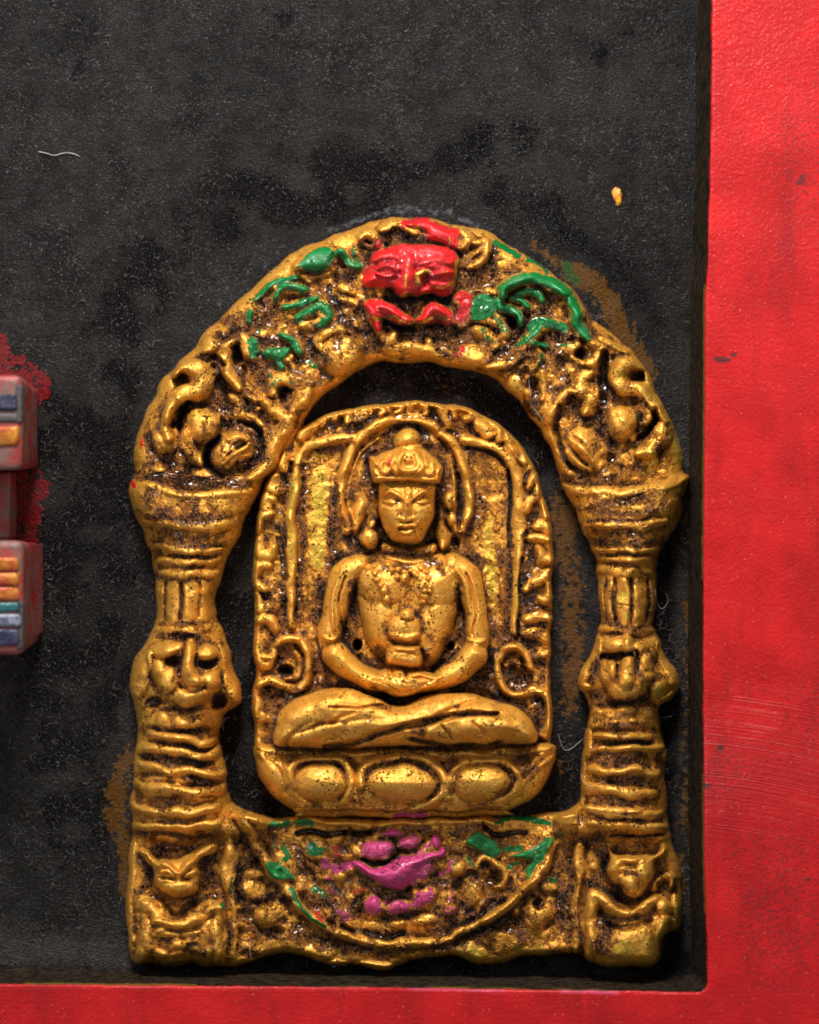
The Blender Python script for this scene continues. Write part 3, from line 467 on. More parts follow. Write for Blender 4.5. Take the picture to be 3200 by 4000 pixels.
    for x, y, a, b_ in [(530, 800, 54, 66), (680, 740, 84, 56), (860, 690, 110, 52), (1080, 750, 70, 60), (1170, 800, 50, 70), (760, 800, 60, 36), (920, 800, 60, 36), (600, 690, 40, 40)]: s.d(x, y, a, b_, 30)
    s.k([(490, 680), (540, 740), (640, 730)], 60, 1.); s.k([(560, 860), (700, 850), (960, 830), (1100, 860)], 40, .9); s.k([(780, 760), (840, 740), (960, 740)], 30, .8); s.k([(1180, 600), (1200, 700)], 40, 1.)
    rings([([(560, 930), (800, 940), (1070, 930)], 30), ([(550, 1065), (700, 1060), (960, 1045), (1180, 1040)], 32), ([(520, 1235), (700, 1260), (900, 1270), (1160, 1265)], 34), ([(480, 1430), (650, 1440), (860, 1480), (1120, 1470)], 42), ([(480, 1610), (700, 1650), (1000, 1650)], 34)], pil_r, 34)
    s.r([(490, 900), (500, 1100)], 50, 24); s.r([(440, 1100), (430, 1350), (420, 1560)], 34, 22); s.r([(1215, 930), (1230, 1160)], 36, 16)
    s.k([(580, 1010), (700, 1000), (800, 980), (1080, 990)], 44, .95); s.k([(560, 1130), (700, 1190), (900, 1180), (1020, 1130), (1100, 1220)], 54, .85); s.k([(960, 1120), (1020, 1230)], 56, .8); s.k([(560, 1330), (700, 1370), (960, 1380), (1150, 1330)], 50, .8); s.k([(900, 1440), (1100, 1410), (1190, 1460)], 40, .9); s.k([(560, 1560), (900, 1560), (1150, 1540)], 50, .55); s.k([(480, 960), (560, 1060), (520, 1180)], 40, .8); s.pool([(460, 1500), (470, 1560)], 34); s.k([(1180, 1120), (1230, 1300), (1180, 1500)], 50, .8)
    s.frame(2150, 3100, .4058)
    rings([([(380, 150), (600, 200), (900, 215), (1060, 190)], 36), ([(380, 290), (640, 300), (900, 330), (1110, 330)], 34)], pil_r, 28); s.r([(620, 400), (800, 412), (1080, 405)], 13, -20); s.k([(600, 400), (800, 415), (1090, 405)], 24, 1.2); s.k([(380, 240), (560, 270), (900, 260), (1060, 260)], 44, .9); s.k([(290, 400), (420, 410), (540, 400)], 50, .95); s.k([(700, 190), (900, 180)], 30, .7)
    s.pool([(330, 20), (345, 80)], 30); s.commit()
    s.r([(290, 500), (290, 700), (250, 900), (235, 1250), (240, 1540)], [50, 44, 30, 30, 36], 26); s.r([(400, 520), (420, 700)], 60, 12)
    lr = P('animal_figure', ped_r, label='worn small bear-like figure with folded arms')
    s.p([(585, 500), (650, 570), (760, 590), (900, 600), (1010, 590), (1080, 490), (1110, 560), (1015, 650), (1005, 770), (940, 910), (860, 985), (740, 965), (620, 870), (565, 740), (590, 610)], 84, 70, lr)
    s.p([(350, 960), (480, 930), (600, 1070), (800, 1120), (1000, 960), (1120, 990), (1130, 1200), (1090, 1550), (940, 1680), (760, 1690), (520, 1660), (400, 1640), (310, 1600), (350, 1300)], 80, 36, lr); s.commit()
    s.d(800, 760, 250, 240, 48); s.d(760, 1380, 380, 320, 40); s.commit(); s.gain = 1.2
    s.d(760, 870, 90, 80, 30); s.d(780, 640, 120, 50, 20); s.d(660, 700, 70, 70, 14); s.d(890, 760, 70, 70, 12); s.r([(690, 700), (780, 690), (860, 650)], 18, -12); s.d(800, 820, 36, 26, 14); s.d(740, 890, 46, 40, 16); s.d(700, 720, 20, 16, -14)
    s.d(430, 1010, 110, 92, 36); s.r([(400, 1030), (370, 1250), (380, 1450), (360, 1600)], [70, 70, 60, 50], 30); s.r([(470, 1010), (600, 1090), (780, 1130), (940, 1060), (1040, 980)], [60, 74, 76, 70, 60], 42); s.d(1080, 1080, 84, 92, 34); s.r([(1090, 1180), (1080, 1350), (1070, 1540)], [60, 52, 50], 26); s.d(1205, 1080, 50, 110, 30); s.d(790, 1440, 220, 210, 26); s.r([(560, 1240), (740, 1300), (960, 1220)], 30, -14)
    s.r([(1030, 910), (1060, 830), (1130, 790), (1180, 830), (1180, 900)], 34, 30); s.kd(1080, 840, 50, 60, 30, 1.2); s.cd('gloss', 1080, 840, 40, 50, 30); s.d(330, 1590, 60, 50, 22); s.d(700, 1630, 180, 60, 14); s.d(1010, 1440, 60, 40, 14)
    s.k([(470, 560), (540, 640), (520, 780)], 60, 1.0); s.k([(340, 860), (450, 900), (560, 990), (640, 1040)], 54, 1.15); s.k([(520, 1220), (540, 1300), (430, 1440), (520, 1500)], 70, 1.1); s.k([(660, 900), (660, 980)], 40, .9); s.k([(1130, 640), (1140, 740), (1060, 760)], 60, .8); s.k([(1190, 900), (1210, 960)], 50, 1.2); s.k([(330, 480), (420, 520)], 50, .9); s.k([(760, 780), (900, 780)], 24, .6); s.k([(640, 1180), (820, 1200), (960, 1180)], 30, .6); s.k([(340, 1640), (460, 1680)], 40, 1.); s.cd('lemon', 700, 1480, 180, 80, 0, .8); s.cd('lemon', 1200, 1100, 60, 100, 0, .8); s.c('lemon', [(1060, 1300), (1080, 1540)], 50, .7); s.cd('lemon', 270, 1480, 60, 80, 0, .8)
    s.commit()
    s.gain = 1.0
    # ---- base panel: garland, lotus flower, leaves
    gar = P('garland_border', base); lb = ('scroll', base)
    s.frame(900, 3100, .4638)
    s.r([(60, 190), (140, 300), (230, 440), (330, 620), (440, 770), (560, 930), (700, 1060), (950, 1190), (1200, 1262), (1450, 1275), (1725, 1250), (1860, 1220), (2080, 1110), (2250, 1030), (2400, 890), (2510, 760), (2600, 610), (2700, 450)], [30, 40, 44, 46, 40, 34, 36, 40, 42, 40, 36, 38, 36, 34, 32, 34, 40, 30], 46, gar, 0)
    s.r([(40, 195), (250, 225), (520, 215)], 30, 26); s.r([(560, 240), (1000, 250), (1500, 240), (2000, 225), (2250, 240)], 26, 22, P('ledge', base)); s.r([(560, 335), (800, 350), (1000, 340), (1200, 300)], 30, -30); s.pool([(560, 335), (700, 345), (820, 350), (940, 340)], 22); s.k([(1020, 350), (1180, 310), (1240, 280)], 40, 1.2); s.k([(700, 200), (1200, 200), (1700, 205), (2100, 210)], 26, 1.1)
    s.d(1430, 620, 470, 320, 30); s.d(1430, 900, 420, 150, 18); s.d(1010, 520, 90, 60, 24, 0, lb); s.d(1850, 420, 80, 60, 24, 0, lb); s.d(1900, 620, 80, 90, 24, 0, lb); s.commit()
    def pet(x, y, a, b_, ang, h=34, v=1.0, lab=0):
        i = P('petal', base, label='pink painted lotus petal'); s.d(x, y, a*1.12, b_*1.15, h, ang, i); s.cd('pink', x, y, a*1.3, b_*1.4, ang, v)
    pet(1235, 465, 135, 82, 8, 46); pet(1370, 330, 90, 34, 5, 26); pet(1500, 405, 105, 56, -38, 40); pet(1720, 400, 44, 60, -10, 26); pet(1640, 430, 70, 30, -30, 20, .6)
    s.frame(0, 0, 1)
    i = P('petal', base, label='large pink cupped petal of the lotus flower'); cup = [(1368, 3372), (1400, 3358), (1457, 3378), (1510, 3372), (1546, 3350), (1600, 3345), (1660, 3330), (1700, 3318), (1728, 3295), (1733, 3330), (1690, 3362), (1645, 3385), (1625, 3430), (1590, 3470), (1555, 3478), (1500, 3452), (1455, 3425), (1390, 3395)]
    s.d(1600, 3400, 112, 62, 40, -8, i); s.cd('pink', 1600, 3400, 125, 72, -8); s.p(cup, 60, 70, i); s.cp('pink', cup, 8)
    s.frame(900, 3100, .4638)
    pet(1200, 925, 90, 74, 50, 36); pet(1420, 945, 112, 62, -14, 40); pet(1630, 880, 120, 62, -32, 40, .9); pet(960, 1000, 90, 50, 10, 26, .7); pet(1850, 1000, 60, 44, -20, 24, .6)
    s.d(1080, 470, 70, 60, 26, 30, P('petal', base)); s.d(1120, 620, 60, 40, 22, 20); s.d(1640, 470, 80, 50, 26, -30, P('petal', base)); s.c('pink', [(1130, 470), (1200, 540), (1400, 540), (1600, 480)], 60, .55); s.c('pink', [(1250, 900), (1500, 930), (1650, 860)], 50, .5)
    s.c('pink', [(780, 560), (860, 630), (1000, 610)], 60, .8); s.c('pink', [(800, 700), (830, 800), (900, 880)], 44, .5); s.c('red', [(730, 1010), (760, 1050)], 40, .6); s.c('red', [(880, 460), (900, 520)], 40, .5); s.c('pink', [(1850, 560), (1840, 660), (1770, 700)], 44, .6); s.c('pink', [(1340, 190), (1500, 180), (1680, 185)], 18, .7); s.c('pink', [(1840, 820), (1860, 900)], 40, .5); s.c('red', [(1000, 860), (1100, 800)], 40, .5)
    s.kd(1400, 600, 44, 40, 0, 1.0); s.r([(1110, 540), (1200, 555), (1320, 570)], 22, -20); s.k([(1110, 540), (1200, 555), (1300, 575), (1420, 540)], 30, 1.0); s.k([(1380, 400), (1400, 480), (1480, 500)], 40, .9); s.k([(1480, 860), (1350, 850), (1180, 800)], 30, 1.); s.k([(1060, 760), (1200, 800), (1400, 840), (1580, 780), (1660, 700)], 26, .9)
    s.c('green', [(350, 250), (480, 240)], 46, .8); s.c('green', [(570, 240), (690, 270)], 50, .8); s.c('green', [(440, 430), (475, 520), (410, 600)], 36, .7); s.cp('green', [(300, 560), (440, 590), (535, 700), (500, 745), (350, 720)], 30); s.cd('green', 720, 460, 110, 76, 0, .9); s.c('green', [(690, 790), (780, 860)], 44, .7); s.c('green', [(500, 810), (590, 950), (680, 1060), (780, 1110)], 24, .8); s.c('green', [(570, 160), (640, 170)], 22, .6); s.c('green', [(380, 400), (380, 440)], 30, .6)
    s.p([(300, 560), (440, 590), (535, 700), (500, 745), (350, 720)], 40, 22, P('leaf', base)); s.d(720, 450, 120, 90, 32, 0, P('leaf', base)); s.pool([(520, 440), (600, 480), (560, 540)], 30); s.pool([(930, 490), (1000, 490)], 34); s.pool([(560, 620), (600, 680)], 24); s.pool([(590, 760), (600, 840)], 30); s.pool([(700, 720), (800, 750), (900, 830)], 20); s.k([(560, 520), (620, 580), (700, 640), (720, 720)], 70, .9)
    s.r([(620, 560), (700, 620), (740, 720)], 30, 22); s.d(880, 380, 60, 60, 24); s.d(900, 700, 60, 50, 26); s.d(1050, 800, 56, 60, 22); s.d(200, 810, 110, 90, 30, 10, lb); s.d(190, 690, 80, 60, 24, 0); s.d(340, 1020, 140, 115, 46, -30, P('boss', base)); s.r([(360, 1130), (450, 1050)], 12, -14); s.d(540, 1230, 110, 120, 30, 0, P('boss', base)); s.d(810, 1335, 60, 50, 24); s.d(680, 1360, 130, 80, 20); s.d(1210, 1110, 90, 50, 26, 0, lb); s.d(1380, 1120, 90, 44, 24); s.d(1200, 1470, 180, 56, 24); s.d(860, 1440, 140, 50, 20); s.d(1010, 1060, 80, 50, 24); s.r([(800, 980), (900, 1050), (1050, 1120)], 26, 20); s.d(1560, 1100, 120, 54, 24); s.d(1440, 1340, 70, 50, 16)
    s.pool([(930, 1080), (1000, 1120), (1100, 1150), (1200, 1190), (1350, 1195), (1470, 1180)], 26); s.k([(60, 640), (110, 800), (90, 900)], 50, 1.2); s.pool([(100, 850), (110, 910)], 24); s.kd(140, 980, 50, 70, 0, 1.2); s.k([(180, 920), (340, 860), (500, 900)], 50, .9); s.k([(200, 1100), (240, 1180), (360, 1190)], 70, .9); s.k([(520, 1130), (640, 1200), (900, 1260), (1200, 1310), (1500, 1320)], 44, .8); s.k([(740, 1300), (880, 1280), (960, 1330)], 30, .9); s.pool([(120, 1330), (200, 1350)], 36); s.k([(900, 1000), (1100, 960), (1060, 900)], 50, .8); s.k([(680, 900), (800, 930), (900, 920)], 44, .9); s.k([(1300, 1040), (1460, 1050), (1600, 1030)], 44, .9); s.k([(240, 500), (160, 600)], 60, .6)
    s.k([(1010, 1440), (1100, 1450)], 34, 1.3); s.k([(1500, 1410), (1640, 1420)], 44, 1.3)
    s.frame(1500, 3100, .4638)
    s.c('green', [(950, 235), (1100, 190), (1250, 225), (1380, 280)], [20, 44, 46, 26]); s.c('green', [(1080, 130), (1090, 190)], 34, .8)
    for q in ([(650, 400), (800, 310), (900, 370), (970, 400), (1010, 500), (930, 550), (750, 490)], [(1150, 480), (1380, 390), (1410, 450), (1300, 570), (1240, 660), (1190, 740), (1180, 640), (1230, 560), (1050, 520)]):
        s.p(q, 44, 34, P('leaf', base, label='brushed green painted leaf beside the lotus')); s.cp('green', q, 24)
    s.c('green', [(1020, 450), (1140, 450)], 40, .8); s.c('green', [(1050, 620), (1120, 580)], 34, .8); s.c('green', [(690, 540), (740, 620)], 36, .6); s.cd('green', 1410, 700, 66, 56, 0, .9); s.c('green', [(1440, 350), (1480, 370)], 34, .7); s.c('green', [(590, 570), (600, 600)], 30, .5)
    s.r([(850, 250), (900, 320), (1000, 340), (1200, 320)], 24, -24); s.pool([(880, 300), (960, 345), (1060, 350), (1170, 335)], 22); s.d(650, 640, 90, 84, 34, 0, lb); s.d(740, 850, 100, 100, 26, 0); s.r([(760, 640), (830, 560), (930, 560), (1010, 640), (1000, 760), (930, 790)], 30, 28, lb); s.d(900, 700, 90, 60, -24); s.pool([(860, 740), (940, 750)], 26); s.k([(780, 660), (860, 620), (960, 660), (900, 760)], 60, .8); s.pool([(720, 670), (640, 760), (600, 800)], 22); s.pool([(1070, 720), (1075, 760)], 24)
    s.r([(860, 1080), (960, 1010), (1060, 950), (1150, 870)], 36, 30, lb); s.pool([(930, 920), (850, 980), (830, 1030)], 26); s.k([(880, 920), (1000, 880)], 36, 1.); s.d(1300, 1010, 130, 125, 46, 0, P('boss', base)); s.commit(); s.d(1300, 930, 50, 50, -34); s.kd(1300, 930, 60, 52, 0, 1.2); s.d(1040, 1230, 165, 110, 34, -10, P('boss', base)); s.d(720, 1340, 150, 90, 26); s.d(1370, 780, 90, 60, 30); s.r([(1190, 860), (1250, 760), (1370, 700)], 40, 22); s.d(350, 1065, 120, 56, 24, 0, lb); s.d(120, 1085, 100, 50, 24); s.d(560, 980, 60, 70, 20); s.d(1450, 1300, 130, 70, 18); s.d(480, 1350, 60, 44, 20)
    s.pool([(620, 1250), (520, 1270), (460, 1330)], 30); s.k([(400, 1300), (620, 1230), (800, 1160), (1020, 1080), (1120, 1060)], 50, 1.0); s.k([(560, 1160), (760, 1040), (700, 980)], 40, .9); s.k([(400, 620), (480, 760), (560, 780)], 56, .9); s.pool([(490, 760), (530, 770)], 30); s.k([(200, 1060), (230, 1040)], 40, 1.); s.pool([(40, 1190), (200, 1195)], 20); s.k([(700, 1290), (690, 1320)], 40, 1.); s.k([(1500, 860), (1510, 1000), (1480, 1070)], 70, 1.0); s.k([(1560, 560), (1600, 680)], 60, .8); s.k([(1400, 1330), (1560, 1370), (1680, 1400)], 50, 1.2); s.k([(1000, 1130), (1150, 1160), (1180, 1220)], 50, .9); s.k([(1060, 800), (1200, 860)], 40, .8); s.k([(900, 380), (1120, 400)], 24, .5)
    s.cd('lemon', 740, 1350, 140, 90, 0); s.cd('lemon', 1150, 1330, 120, 50, 0, .6); s.cd('lemon', 370, 1050, 90, 50, 0, .6); s.k([(250, 900), (360, 820)], 20, .5)
    s.k([(1640, 1460), (1700, 1440)], 44, 1.2)
    s.commit()
    # ---- finishing: soften, surface unevenness, hollow map
    H = np.maximum(s.H, -60); low = np.clip((s.blur(H, 22)-H)/16+0.35, 0, 1)*np.clip(d/26-0.3, 0, 1)
    H = H+low*s.carve*(np.clip(s.noise(30)+0.2, 0, 2.2)*9+np.clip(s.noise(17), 0, 2)*4-3)+(1-s.carve)*np.clip(d/26-0.3, 0, 1)*(low*s.noise(20)*1.8+s.noise(30)*1.3)
    H0 = H; H = s.swell(H, 5.5, 0.05, 0.75*np.clip(d/34, 0, 1))+0.45*(H0-s.blur(H0, 9))*np.clip(d/24, 0, 1); H = s.blur(H, 1.8)
    fine = s.noise(26)*0.8+s.noise(70)*2.5+s.noise(10)*0.35
    H = H+fine*np.clip(d/20, 0, 1)+s.carve*np.clip(d/50, 0, 1)*(s.noise(40)*2.6)
    # the little carved things keep a name of their own only where they are above the ground of the piece
    s.H = H+np.clip(s.blur(s.a['dark'], 5)*(1-np.clip(s.a['gloss']*3, 0, 1)), 0, 1)*(s.noise(11)*1.6+s.noise(20)*1.8)*np.clip(d/20, 0, 1)
    s.grime = np.where(Lm == base, 0.12, 0.0)+np.where(Lm == arch, 0.10, 0.0)+np.where((Yw > 1000) & (Yw < 1180), 0.06, 0.0)+np.where(Xw > 1180, 0.05, 0.0)
    s.Lm = Lm; return s
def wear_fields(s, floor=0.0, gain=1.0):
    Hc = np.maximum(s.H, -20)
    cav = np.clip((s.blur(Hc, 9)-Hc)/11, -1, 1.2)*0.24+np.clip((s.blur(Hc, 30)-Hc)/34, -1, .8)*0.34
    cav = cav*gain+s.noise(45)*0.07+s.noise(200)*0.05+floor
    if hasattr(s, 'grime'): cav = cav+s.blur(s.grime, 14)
    one = np.ones(s.shape)
    return {'paint': (s.a['green'], s.a['red'], s.a['pink'], s.a['lemon']), 'wear': (cav, s.blur(s.a['dark'], 4)*0.62, one, s.a['gloss'])}

# ------------------------------------------------------------------ the small seated figure in front of its back plate
def sculpt_figure():
    s = Sculpt(960, 1540, 2200, 3230, 2.8, 23, 3.2)
    P = s.part
    plate = P('back_plate'); body = P('body'); throne = P('lotus_seat')
    s.frame(0, 0, WS)
    outl = [(540, 1600), (533, 1550), (531, 1480), (535, 1420), (531, 1345), (541, 1262), (535, 1190), (543, 1090), (556, 1022), (582, 968), (602, 926), (645, 893), (705, 866), (780, 850), (860, 846), (955, 851), (1030, 878), (1078, 915),
            (1112, 960), (1133, 1005), (1152, 1060), (1163, 1130), (1164, 1250), (1160, 1380), (1161, 1460), (1162, 1530), (1152, 1600), (1100, 1690), (860, 1720), (620, 1700)]
    P0 = catmull(s.T(outl), 3, True); so, d = s.sdf(P0, 200); d1 = np.full(s.shape, -200.0); d1[so] = d
    s.frame(960, 2600, .7536)
    seat = catmull(s.T([(40, 432), (62, 402), (120, 396), (300, 410), (820, 425), (1400, 406), (1540, 396), (1586, 408), (1602, 440), (1590, 520), (1560, 600), (1480, 680), (1400, 728), (1362, 752), (1345, 778), (820, 786), (310, 782), (262, 762), (235, 728), (160, 690), (100, 620), (62, 560), (42, 480)]), 3, True)
    ss_, d2 = s.sdf(seat, 200); d3 = np.full(s.shape, -200.0); d3[ss_] = d2
    dd = np.maximum(d1, d3)
    c = np.clip(d1/20, 0, 1); s.H = np.where(d1 > 0, 84*np.sqrt(1-(1-c)**2), np.maximum(d1*10, -60)); s.L[:] = plate
    s.dist = dd
    # plate: frame line, halo, curls
    s.frame(940, 1500, .6494)
    s.p([(345, 470), (450, 390), (690, 350), (690, 700), (660, 1000), (600, 1100), (500, 1300), (480, 1500), (330, 1450), (335, 900)], 26, -12); s.commit()
    fr = ('inner_frame', plate)
    s.r([(315, 1440), (305, 1300), (300, 1080), (305, 850), (322, 600), (340, 470), (385, 400), (450, 362), (590, 335), (690, 325)], 29, 26, fr, .1)
    lc = [([(190, 690), (150, 700), (160, 750)], 30), ([(110, 880), (120, 800), (180, 780)], 26), ([(110, 940), (120, 1010), (170, 1040), (200, 990)], 28), ([(180, 1090), (120, 1100), (100, 1180), (150, 1230)], 26), ([(100, 1270), (120, 1340), (190, 1340), (200, 1290)], 28), ([(110, 1420), (160, 1410), (200, 1470)], 26), ([(100, 1560), (100, 1650), (150, 1690), (190, 1650)], 30), ([(110, 1900), (100, 1980), (150, 2010)], 30), ([(200, 560), (180, 620), (240, 640)], 28), ([(270, 420), (240, 480), (260, 520)], 26), ([(360, 330), (400, 280), (450, 250)], 24), ([(500, 235), (500, 200), (560, 180), (570, 215)], 26), ([(600, 180), (650, 160), (650, 230)], 20), ([(740, 135), (730, 180), (690, 215)], 26)]
    for pts, w in lc: s.r(pts, w*1.25, 28, P('curl', plate))
    s.pool([(235, 940), (258, 1020), (262, 1110), (270, 1180)], 18); s.pool([(285, 400), (300, 340), (330, 300)], 24); s.pool([(300, 480), (290, 540)], 18); s.pool([(500, 240), (530, 265), (590, 250), (600, 200)], 18); s.k([(205, 860), (260, 880), (270, 960)], 34, 1.1); s.k([(120, 1160), (160, 1190)], 34, .9); s.k([(140, 1270), (230, 1300)], 34, .9); s.k([(250, 1200), (260, 1430)], 34, .9); s.k([(180, 1520), (210, 1560)], 34, 1.); s.k([(350, 480), (370, 640), (375, 900), (360, 1120), (350, 1250), (345, 1400)], 26, .95); s.k([(580, 600), (600, 760), (630, 880)], 18, 1.5); s.k([(540, 700), (550, 850), (560, 980), (630, 1040), (560, 1060)], 46, .85); s.k([(640, 920), (690, 970)], 46, 1.); s.k([(480, 1200), (490, 1330), (460, 1400)], 50, .75); s.k([(480, 400), (580, 390), (600, 380)], 20, .95); s.k([(250, 540), (240, 640)], 30, .7)
    s.cp('lemon', [(430, 520), (530, 500), (540, 700), (520, 1000), (500, 1120), (430, 1100), (400, 900), (420, 700)], 50); s.c('lemon', [(300, 600), (295, 1000)], 20, .8); s.c('lemon', [(110, 790), (160, 800)], 26); s.c('lemon', [(90, 1000), (90, 1320)], 16, .6); s.cd('lemon', 1480-940, 0, 1, 1)
    # arm scrolls of the seat
    s.r([(130, 1640), (190, 1640), (210, 1570), (270, 1535), (350, 1545), (400, 1600), (412, 1690), (400, 1780), (340, 1835), (260, 1820), (190, 1785), (120, 1805)], 26, 38, P('volute', plate), 0); s.r([(330, 1620), (370, 1680), (340, 1760), (280, 1780)], 22, 20); s.d(275, 1725, 44, 34, -40); s.kd(275, 1725, 40, 30, 0, 1.4); s.k([(240, 1640), (250, 1710), (300, 1770)], 44, .75); s.k([(370, 1640), (385, 1740)], 24, .9); s.k([(160, 1850), (250, 1860), (350, 1860)], 60, .8); s.k([(430, 1720), (520, 1730)], 50, .7)
    s.frame(1700, 1500, .6494)
    s.p([(205, 410), (300, 420), (400, 480), (430, 560), (430, 900), (415, 1200), (400, 1420), (300, 1400), (290, 1150), (200, 1000), (220, 700)], 26, -10)
    s.r([(170, 335), (250, 342), (330, 370), (420, 420), (475, 500), (500, 650), (508, 850), (500, 1100), (495, 1300), (480, 1490)], 29, 26, fr, .1)
    rc = [([(100, 200), (100, 150), (150, 130), (225, 160), (215, 205), (175, 210)], 22), ([(30, 150), (50, 190), (70, 260)], 22), ([(255, 230), (300, 270), (320, 300)], 28), ([(375, 260), (380, 330)], 24), ([(430, 330), (470, 400), (540, 470)], 24), ([(560, 620), (590, 560), (640, 600), (620, 660)], 24), ([(545, 760), (570, 710), (620, 680)], 22), ([(650, 720), (660, 790)], 26), ([(590, 840), (640, 840), (690, 880)], 28), ([(560, 930), (620, 920), (670, 930)], 26), ([(610, 990), (640, 1050), (690, 1060)], 26), ([(550, 1240), (590, 1200), (650, 1160), (680, 1120)], 26), ([(630, 1290), (660, 1300), (690, 1260), (690, 1200)], 22), ([(560, 1410), (620, 1390), (680, 1400)], 28), ([(550, 1500), (620, 1500), (680, 1540)], 28), ([(600, 1640), (670, 1620)], 28)]
    for pts, w in rc: s.r(pts, w*1.25, 28, P('curl', plate))
    s.pool([(545, 610), (555, 550), (590, 530)], 20); s.pool([(570, 830), (595, 760), (625, 690)], 24); s.pool([(545, 880), (540, 960)], 12); s.pool([(585, 990), (590, 1060), (560, 1110), (530, 1180)], 26); s.pool([(640, 1080), (690, 1090)], 16); s.pool([(590, 1250), (560, 1320), (600, 1360), (680, 1370)], 30); s.pool([(470, 360), (500, 410), (520, 440)], 18); s.pool([(225, 200), (215, 260), (260, 300)], 18)
    s.r([(525, 1050), (515, 1200), (510, 1400), (505, 1520)], 14, -24); s.k([(530, 900), (520, 1100), (512, 1300), (505, 1520)], 20, 1.3); s.r([(445, 520), (450, 760), (435, 980)], 16, -20); s.k([(440, 520), (450, 700), (445, 900), (435, 1000)], 22, 1.4); s.k([(435, 1000), (450, 1170), (440, 1320), (420, 1500)], 30, 1.0); s.pool([(200, 395), (300, 400), (380, 440), (420, 500)], 14); s.r([(195, 380), (300, 395), (380, 440), (425, 500)], 14, -16); s.k([(240, 680), (300, 760), (200, 860), (200, 1000), (260, 1080)], 50, .7); s.k([(340, 950), (380, 1030), (390, 1080)], 34, .8); s.k([(660, 1440), (600, 1560), (500, 1540)], 50, .8); s.cp('lemon', [(330, 680), (360, 900), (400, 1100), (370, 1400), (310, 1300), (280, 900)], 60, .8); s.c('lemon', [(490, 900), (490, 1400)], 18, .7)
    s.r([(395, 1650), (430, 1600), (500, 1590), (550, 1640), (570, 1700)], 24, 34, P('volute', plate), 0); s.r([(370, 1640), (375, 1760), (430, 1850), (520, 1870), (600, 1840), (660, 1860), (690, 1940), (692, 2030), (650, 2110)], 24, 36, P('volute', plate), 0); s.r([(430, 1690), (470, 1660), (500, 1700)], 20, 18); s.d(500, 1760, 90, 70, -26, 20); s.pool([(430, 1720), (450, 1790), (500, 1830), (560, 1830), (620, 1820)], 26); s.k([(600, 1640), (670, 1680), (660, 1760)], 50, 1.2); s.k([(480, 1680), (560, 1740), (500, 1780)], 50, 1.1); s.k([(620, 1900), (630, 1980), (600, 2060)], 40, .9); s.k([(330, 1600), (330, 1700), (300, 1760)], 34, 1.2); s.k([(400, 1540), (500, 1530), (600, 1560)], 34, .9); s.k([(430, 1890), (520, 1930)], 40, .6)
    s.k([(110, 440), (150, 560), (150, 700), (140, 830), (160, 900)], 20, 1.2)
    s.frame(1200, 1500, .4638)
    hal = P('halo_ring', plate)
    s.r([(330, 1240), (295, 1100), (285, 940), (295, 780), (345, 620), (440, 460), (590, 340), (740, 295), (850, 288), (960, 305), (1090, 370), (1215, 500), (1310, 650), (1360, 820), (1370, 960), (1350, 1100), (1310, 1220)], 40, 34, hal, .1)
    s.r([(1090, 400), (1180, 520), (1235, 680), (1262, 860), (1250, 1020)], 22, 22, ('halo_ring', plate), .1); s.r([(390, 1180), (350, 1020), (345, 860), (390, 700), (470, 560), (600, 440)], 12, 10, ('halo_ring', plate)); s.r([(1120, 470), (1200, 580), (1260, 740), (1290, 940), (1280, 1120), (1290, 1220)], 24, -20); s.pool([(1190, 560), (1250, 700), (1270, 800)], 16); s.pool([(1270, 840), (1285, 980), (1290, 1120), (1300, 1220)], 26); s.pool([(1385, 800), (1410, 950), (1390, 1090), (1345, 1220)], 16)
    tc = [([(560, 190), (600, 170), (640, 220), (610, 250)], 28), ([(700, 165), (780, 180), (790, 215), (740, 240)], 26), ([(870, 210), (900, 170), (970, 180), (1010, 230), (980, 265)], 26), ([(1030, 170), (1110, 180), (1150, 240), (1150, 300)], 26)]
    for pts, w in tc: s.r(pts, w, 30, P('curl', plate))
    s.pool([(570, 250), (530, 320), (440, 370), (370, 400)], 30); s.pool([(660, 260), (760, 278), (900, 280), (1010, 285)], 18); s.pool([(1040, 230), (1070, 310), (1130, 360)], 30); s.pool([(1190, 230), (1190, 290)], 18); s.pool([(1130, 400), (1250, 420)], 22); s.k([(820, 190), (830, 260)], 26, 1.1); s.k([(480, 240), (400, 330)], 50, .8); s.pool([(150, 300), (190, 350), (250, 330)], 22); s.k([(380, 180), (380, 260)], 30, .9)
    s.k([(640, 420), (700, 380), (800, 350), (920, 360), (1000, 430), (1060, 520)], 34, .95); s.k([(560, 560), (520, 600), (500, 760), (440, 860), (360, 920)], 34, .9); s.k([(1140, 640), (1180, 800), (1180, 900)], 50, .7); s.k([(240, 830), (250, 960), (290, 1120), (320, 1230)], 18, 1.3)
    s.commit()
    rib = ('ribbon', plate)
    s.r([(430, 940), (470, 1010), (430, 1100), (400, 1220)], [34, 56, 54, 40], 36, rib); s.d(520, 1300, 84, 88, 56, 0, rib); s.r([(540, 1020), (560, 1110), (540, 1200)], 40, 30, rib); s.d(1200, 980, 56, 84, 34, 10, rib); s.r([(1130, 1180), (1150, 1290), (1130, 1380)], [40, 56, 44], 46, rib); s.d(1220, 1130, 46, 60, 26, 0, rib); s.d(1270, 1210, 40, 60, 20)
    s.k([(520, 900), (530, 1060), (600, 1180)], 36, .95); s.k([(450, 1180), (460, 1240)], 30, 1.); s.k([(1110, 820), (1110, 960), (1090, 1100), (1080, 1200)], 34, 1.05); s.k([(1180, 1060), (1170, 1180), (1230, 1260)], 36, .9); s.d(1245, 1340, 44, 60, -24); s.kd(1245, 1340, 50, 70, 0, 1.); s.k([(620, 1330), (700, 1400), (850, 1430), (1000, 1400), (1060, 1320)], 40, .95); s.k([(440, 1330), (540, 1420), (600, 1430)], 34, .9)
